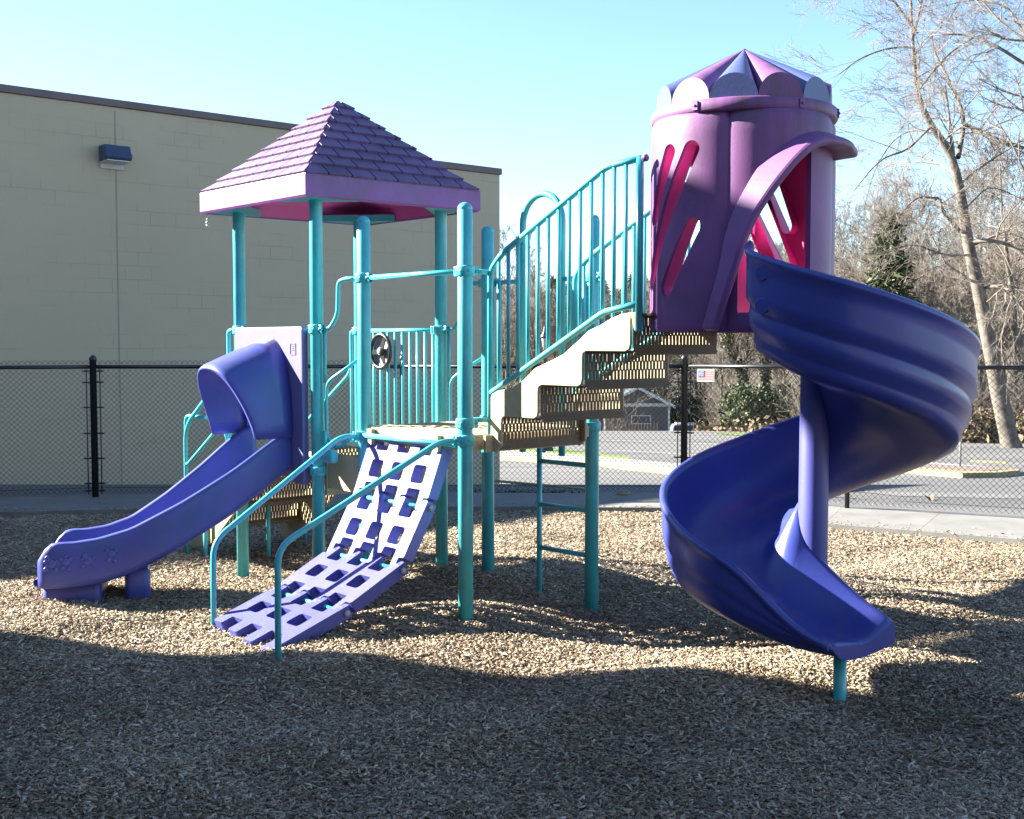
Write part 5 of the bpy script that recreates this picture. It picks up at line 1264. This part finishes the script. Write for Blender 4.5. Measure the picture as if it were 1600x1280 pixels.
mb = MB(); mb.box((hm_ + .3, HY - .07, EYE + (HOR - 656) / F_PX * HY), (1.5, .03, .6)); mb.build('pane', mat('window_glass', (.06, .08, .11), .1), wi)
wing = MB(); wing.hexa([(hx0 - 3.5, HY + 3, zb), (hx0 - .003, HY + 3, zb), (hx0 - .003, HY + 8.5, zb), (hx0 - 3.5, HY + 8.5, zb), (hx0 - 3.5, HY + 3, ze), (hx0 - .003, HY + 3, ze), (hx0 - .003, HY + 8.5, ze), (hx0 - 3.5, HY + 8.5, ze)]); wing.build('wing', GREY, ho)
mb = MB(); mb.prism([(hx0 - 3.9, HY + 2.6, ze + .003), (hx0 - 3.9, HY + 8.9, ze + .003), (hx0 - 3.9, HY + 5.75, zr - .2)], (3.95, 0, 0)); mb.build('wing_roof', SHING, ho)
mb = MB()
for k in range(16): mb.box((hx0 + .2 + k * .26, HY - 3, EYE + (HOR - 668) / F_PX * (HY - 3) - .35), (.05, .03, 1.5))
mb.box((hx0 + 2.1, HY - 2.97, -6.0), (4.2, .03, .08)); fnc = mb.build('picket_fence', mat('weathered_pickets', (.30, .22, .18), .9, .2, 3)); tag(fnc, 'low weathered picket fence in front of the grey house', 'fence')

# low brown-roofed building behind the left trees
BY = 150; mb = MB(); bx0, bx1 = PX_(783, BY), PX_(872, BY); lb = empty('low_building', ((bx0 + bx1) / 2, BY, -7.2), 'low building with a reddish brown roof seen between the stair balusters', 'building')
zt1 = EYE + (HOR - 572) / F_PX * BY; zt2 = EYE + (HOR - 545) / F_PX * BY
MB().hexa([(bx0, BY, -7.2), (bx1, BY, -7.2), (bx1, BY + 8, -7.2), (bx0, BY + 8, -7.2), (bx0, BY, zt1), (bx1, BY, zt1), (bx1, BY + 8, zt1), (bx0, BY + 8, zt1)]).build('wall', GREY, lb)
MB().prism([(bx0 - .5, BY - .8, zt1 + .003), (bx0 - .5, BY + 8.8, zt1 + .003), (bx0 - .5, BY + 4, zt2)], (bx1 - bx0 + 1, 0, 0)).build('roof', mat('brown_roof', (.16, .10, .08), .9, .15, 2), lb)
MB().box(((bx0 + bx1) / 2, BY - .9, zt1 - .12), (bx1 - bx0 + 1, .12, .3)).build('gutter', TRIM, lb)

# parked car, only its upper half shows above the crest
CY = 99; cx0, cx1 = PX_(1046, CY), PX_(1120, CY); rz = EYE + (HOR - 661) / F_PX * CY; CXm = (cx0 + cx1) / 2; CL = cx1 - cx0
CARB = mat('silver_blue_car_paint', (.42, .50, .56), .25, .04, 3, coat=.6, metallic=.2); GLASS = mat('car_glass', (.03, .05, .07), .06, .1, 3)
car = empty('parked_car', (CXm, CY, rz - 1.75), 'pale silver blue estate car with roof rails parked beyond the crest of the road', 'car')
car.location.z = rz - 1.72; Zc = car.location.z
def cw(u, v, z): return (cx0 + u * CL, CY + v, Zc + z)
mb = MB(); body = [(0, .45), (.0, .85), (.03, .98), (.05, 1.02), (.74, 1.0), (.80, .98), (.97, .85), (1.0, .7), (1.0, .45)]
mb.prism([cw(u, -.85, z) for u, z in body], (0, 1.7, 0)); mb.build('body', CARB, car, bevel=.06)
mb = MB(); cab = [(.03, 1.003), (.06, 1.45), (.10, 1.62), (.18, 1.66), (.55, 1.66), (.62, 1.6), (.78, 1.003)]
rws = [[cw(u, v * (1 - .18 * max(0, (z - 1.0) / .66)), z) for u, z in cab] for v in (-.83, .83)]
mb.loft(rws, True, True, sm=False); mb.build('cabin', CARB, car, bevel=.03)
for u0, u1, s0, s1 in ((.075, .26, .085, .27), (.29, .47, .30, .475), (.50, .70, .505, .60)):
    mb = MB(); mb.prism([cw(u0, -.852, 1.05), cw(u1, -.852, 1.05), cw(s1, -.74, 1.55), cw(s0, -.74, 1.55)], (0, .02, 0)); mb.build('window', GLASS, car)
mb = MB(); mb.tube([cw(.14, -.62, 1.70), cw(.56, -.62, 1.70)], .025, 6); mb.tube([cw(.14, .62, 1.70), cw(.56, .62, 1.70)], .025, 6); mb.build('roof_rail', STEEL, car)
for u in (.18, .82):
    for v in (-.86, .68):
        mb = MB(); mb.lathe(cw(u, v, .33), [(.18, 0), (.32, .01), (.33, .05), (.33, .14), (.32, .18), (.18, .18)], 20, axis=(0, 1, 0)); mb.build('wheel', BLACK, car)

# street lamp with fluted base
LY = 40.5; lx = PX_(851, LY); lz = gz(LY) + .1; LG = mat('lamp_green_black', (.02, .035, .04), .45, .1, 8)
la = empty('street_lamp', (lx, LY, lz), 'dark street lamp with a flared base and white lantern on the grass verge', 'street lamp')
top = EYE + (HOR - 528) / F_PX * LY; Hh = top - lz
mb = MB(); mb.lathe((lx, LY, lz - .1), [(.30, 0), (.30, .25), (.24, .32), (.20, .75), (.12, .85), (.14, .92), (.08, 1.0), (.07, Hh - .55), (.10, Hh - .5), (.05, Hh - .42)], 14); mb.build('pole', LG, la)
mb = MB(); mb.lathe((lx, LY, lz), [(.05, Hh - .42), (.11, Hh - .05), (.10, Hh + .0)], 10); mb.build('lantern', mat('frosted_lantern', (.26, .28, .30), .3), la)
mb = MB(); mb.lathe((lx, LY, lz), [(.15, Hh + .0), (.14, Hh + .05), (.06, Hh + .2), (.03, Hh + .34), (.01, Hh + .40)], 12); mb.build('lantern_cap', LG, la)

# yellow warning sign on the island
SY = float(GP(1503, 736)[1]); sx = PX_(1503, SY); sz = gz(SY); topz = EYE + (HOR - 637) / F_PX * SY
sn = empty('road_sign', (sx, SY, sz), 'small yellow warning sign on a galvanised post on the traffic island', 'road sign')
mb = MB(); mb.tube([(sx, SY, sz), (sx, SY, topz)], .035, 8); mb.build('post', STEEL, sn)
SYEL = mat('sign_yellow', (.62, .40, .02), .5, .05, 4); mb = MB(); w = .17
mb.prism([(sx + .06 + a * w, SY - .045, topz + .03 + b * w) for a, b in ((-1, -1), (1, -1), (1, 1), (-1, 1))], (0, .008, 0)); mb.build('sign_plate', SYEL, sn)
mb = MB(); mb.prism([(sx + .06 + a * w, SY - .050, topz + .03 + b * w) for a, b in ((-.9, .55), (-.1, .2), (-.5, -.05), (-.1, -.5), (.35, -.1), (.0, .25), (-.2, .75))], (0, .004, 0)); mb.build('symbol', BLACK, sn)

# pipe rail and hedge at the corner of the lower street
ry = 15.2; a_, b_2 = Vector((PX_(770, ry), ry, gz(ry) + .70)), Vector((PX_(920, ry), ry, gz(ry) + .58)); 
rl = empty('pipe_railing', (a_.x, a_.y, gz(ry)), 'thin yellowish pipe railing beside the lower street behind the ladder', 'railing')
za_ = EYE - (752 - HOR) / F_PX * ry; zb_ = EYE - (765 - HOR) / F_PX * ry; a_.z = za_; b_2.z = zb_
RAILM = mat('dull_yellow_rail', (.28, .25, .14), .5, .2, 5); mb = MB(); mb.tube([a_, b_2], .016, 8); mb.build('rail', RAILM, rl)
for f in (.2, .9):
    p = a_ + (b_2 - a_) * f; mb = MB(); mb.tube([p - Z(.004), (p.x, p.y, gz(ry) - .2)], .016, 8); mb.build('post', RAILM, rl)
e = empty('hedge', (PX_(840, 14.0), 14.0, gz(14.0)), 'low dark clipped hedge outside the fence below the wall corner', 'hedge')
hz_ = EYE - (772 - HOR) / F_PX * 14.0
leaf_obj('foliage', [(PX_(px, 14.0), 14.0, hz_ - .06, .30, .2, .09, 700, .035) for px in (760, 790, 820, 850, 880)], LEAF, e, e.location, 15)
mb = MB(); [mb.tube([(PX_(px, 14.0), 14.0, gz(14.0) - .1), (PX_(px, 14.0), 14.0, hz_ - .1)], .012, 5) for px in (760, 790, 820, 850, 880)]; mb.build('stem', BARKD, e)
# small yellow utility cap at the path edge, dry leaf on the street
yc = Vector((PX_(975, 13.25), 13.24, .03)); mb = MB(); mb.lathe(yc, [(.075, 0), (.075, .02), (.06, .04), (.04, .046), (.002, .048)], 12); yo = mb.build('utility_cap', YELLOW); tag(yo, 'small yellow domed utility cap at the foot of the chain link fence', 'utility cap')
lf = Vector((PX_(1456, 13.9), 13.9, gz(13.9) + .025)); mb = MB(); mb.loft([[lf + Vector((u * .05 * (1 - abs(v) * .3), v * .05, .03 * u * u + .02 * v)) for u in (-1, -.5, 0, .5, 1)] for v in (-1, -.5, 0, .5, 1)], False); lo2 = mb.build('fallen_leaf', mat('tan_leaf', (.16, .12, .07), .8)); tag(lo2, 'curled tan fallen leaf on the asphalt behind the fence at right', 'leaf')
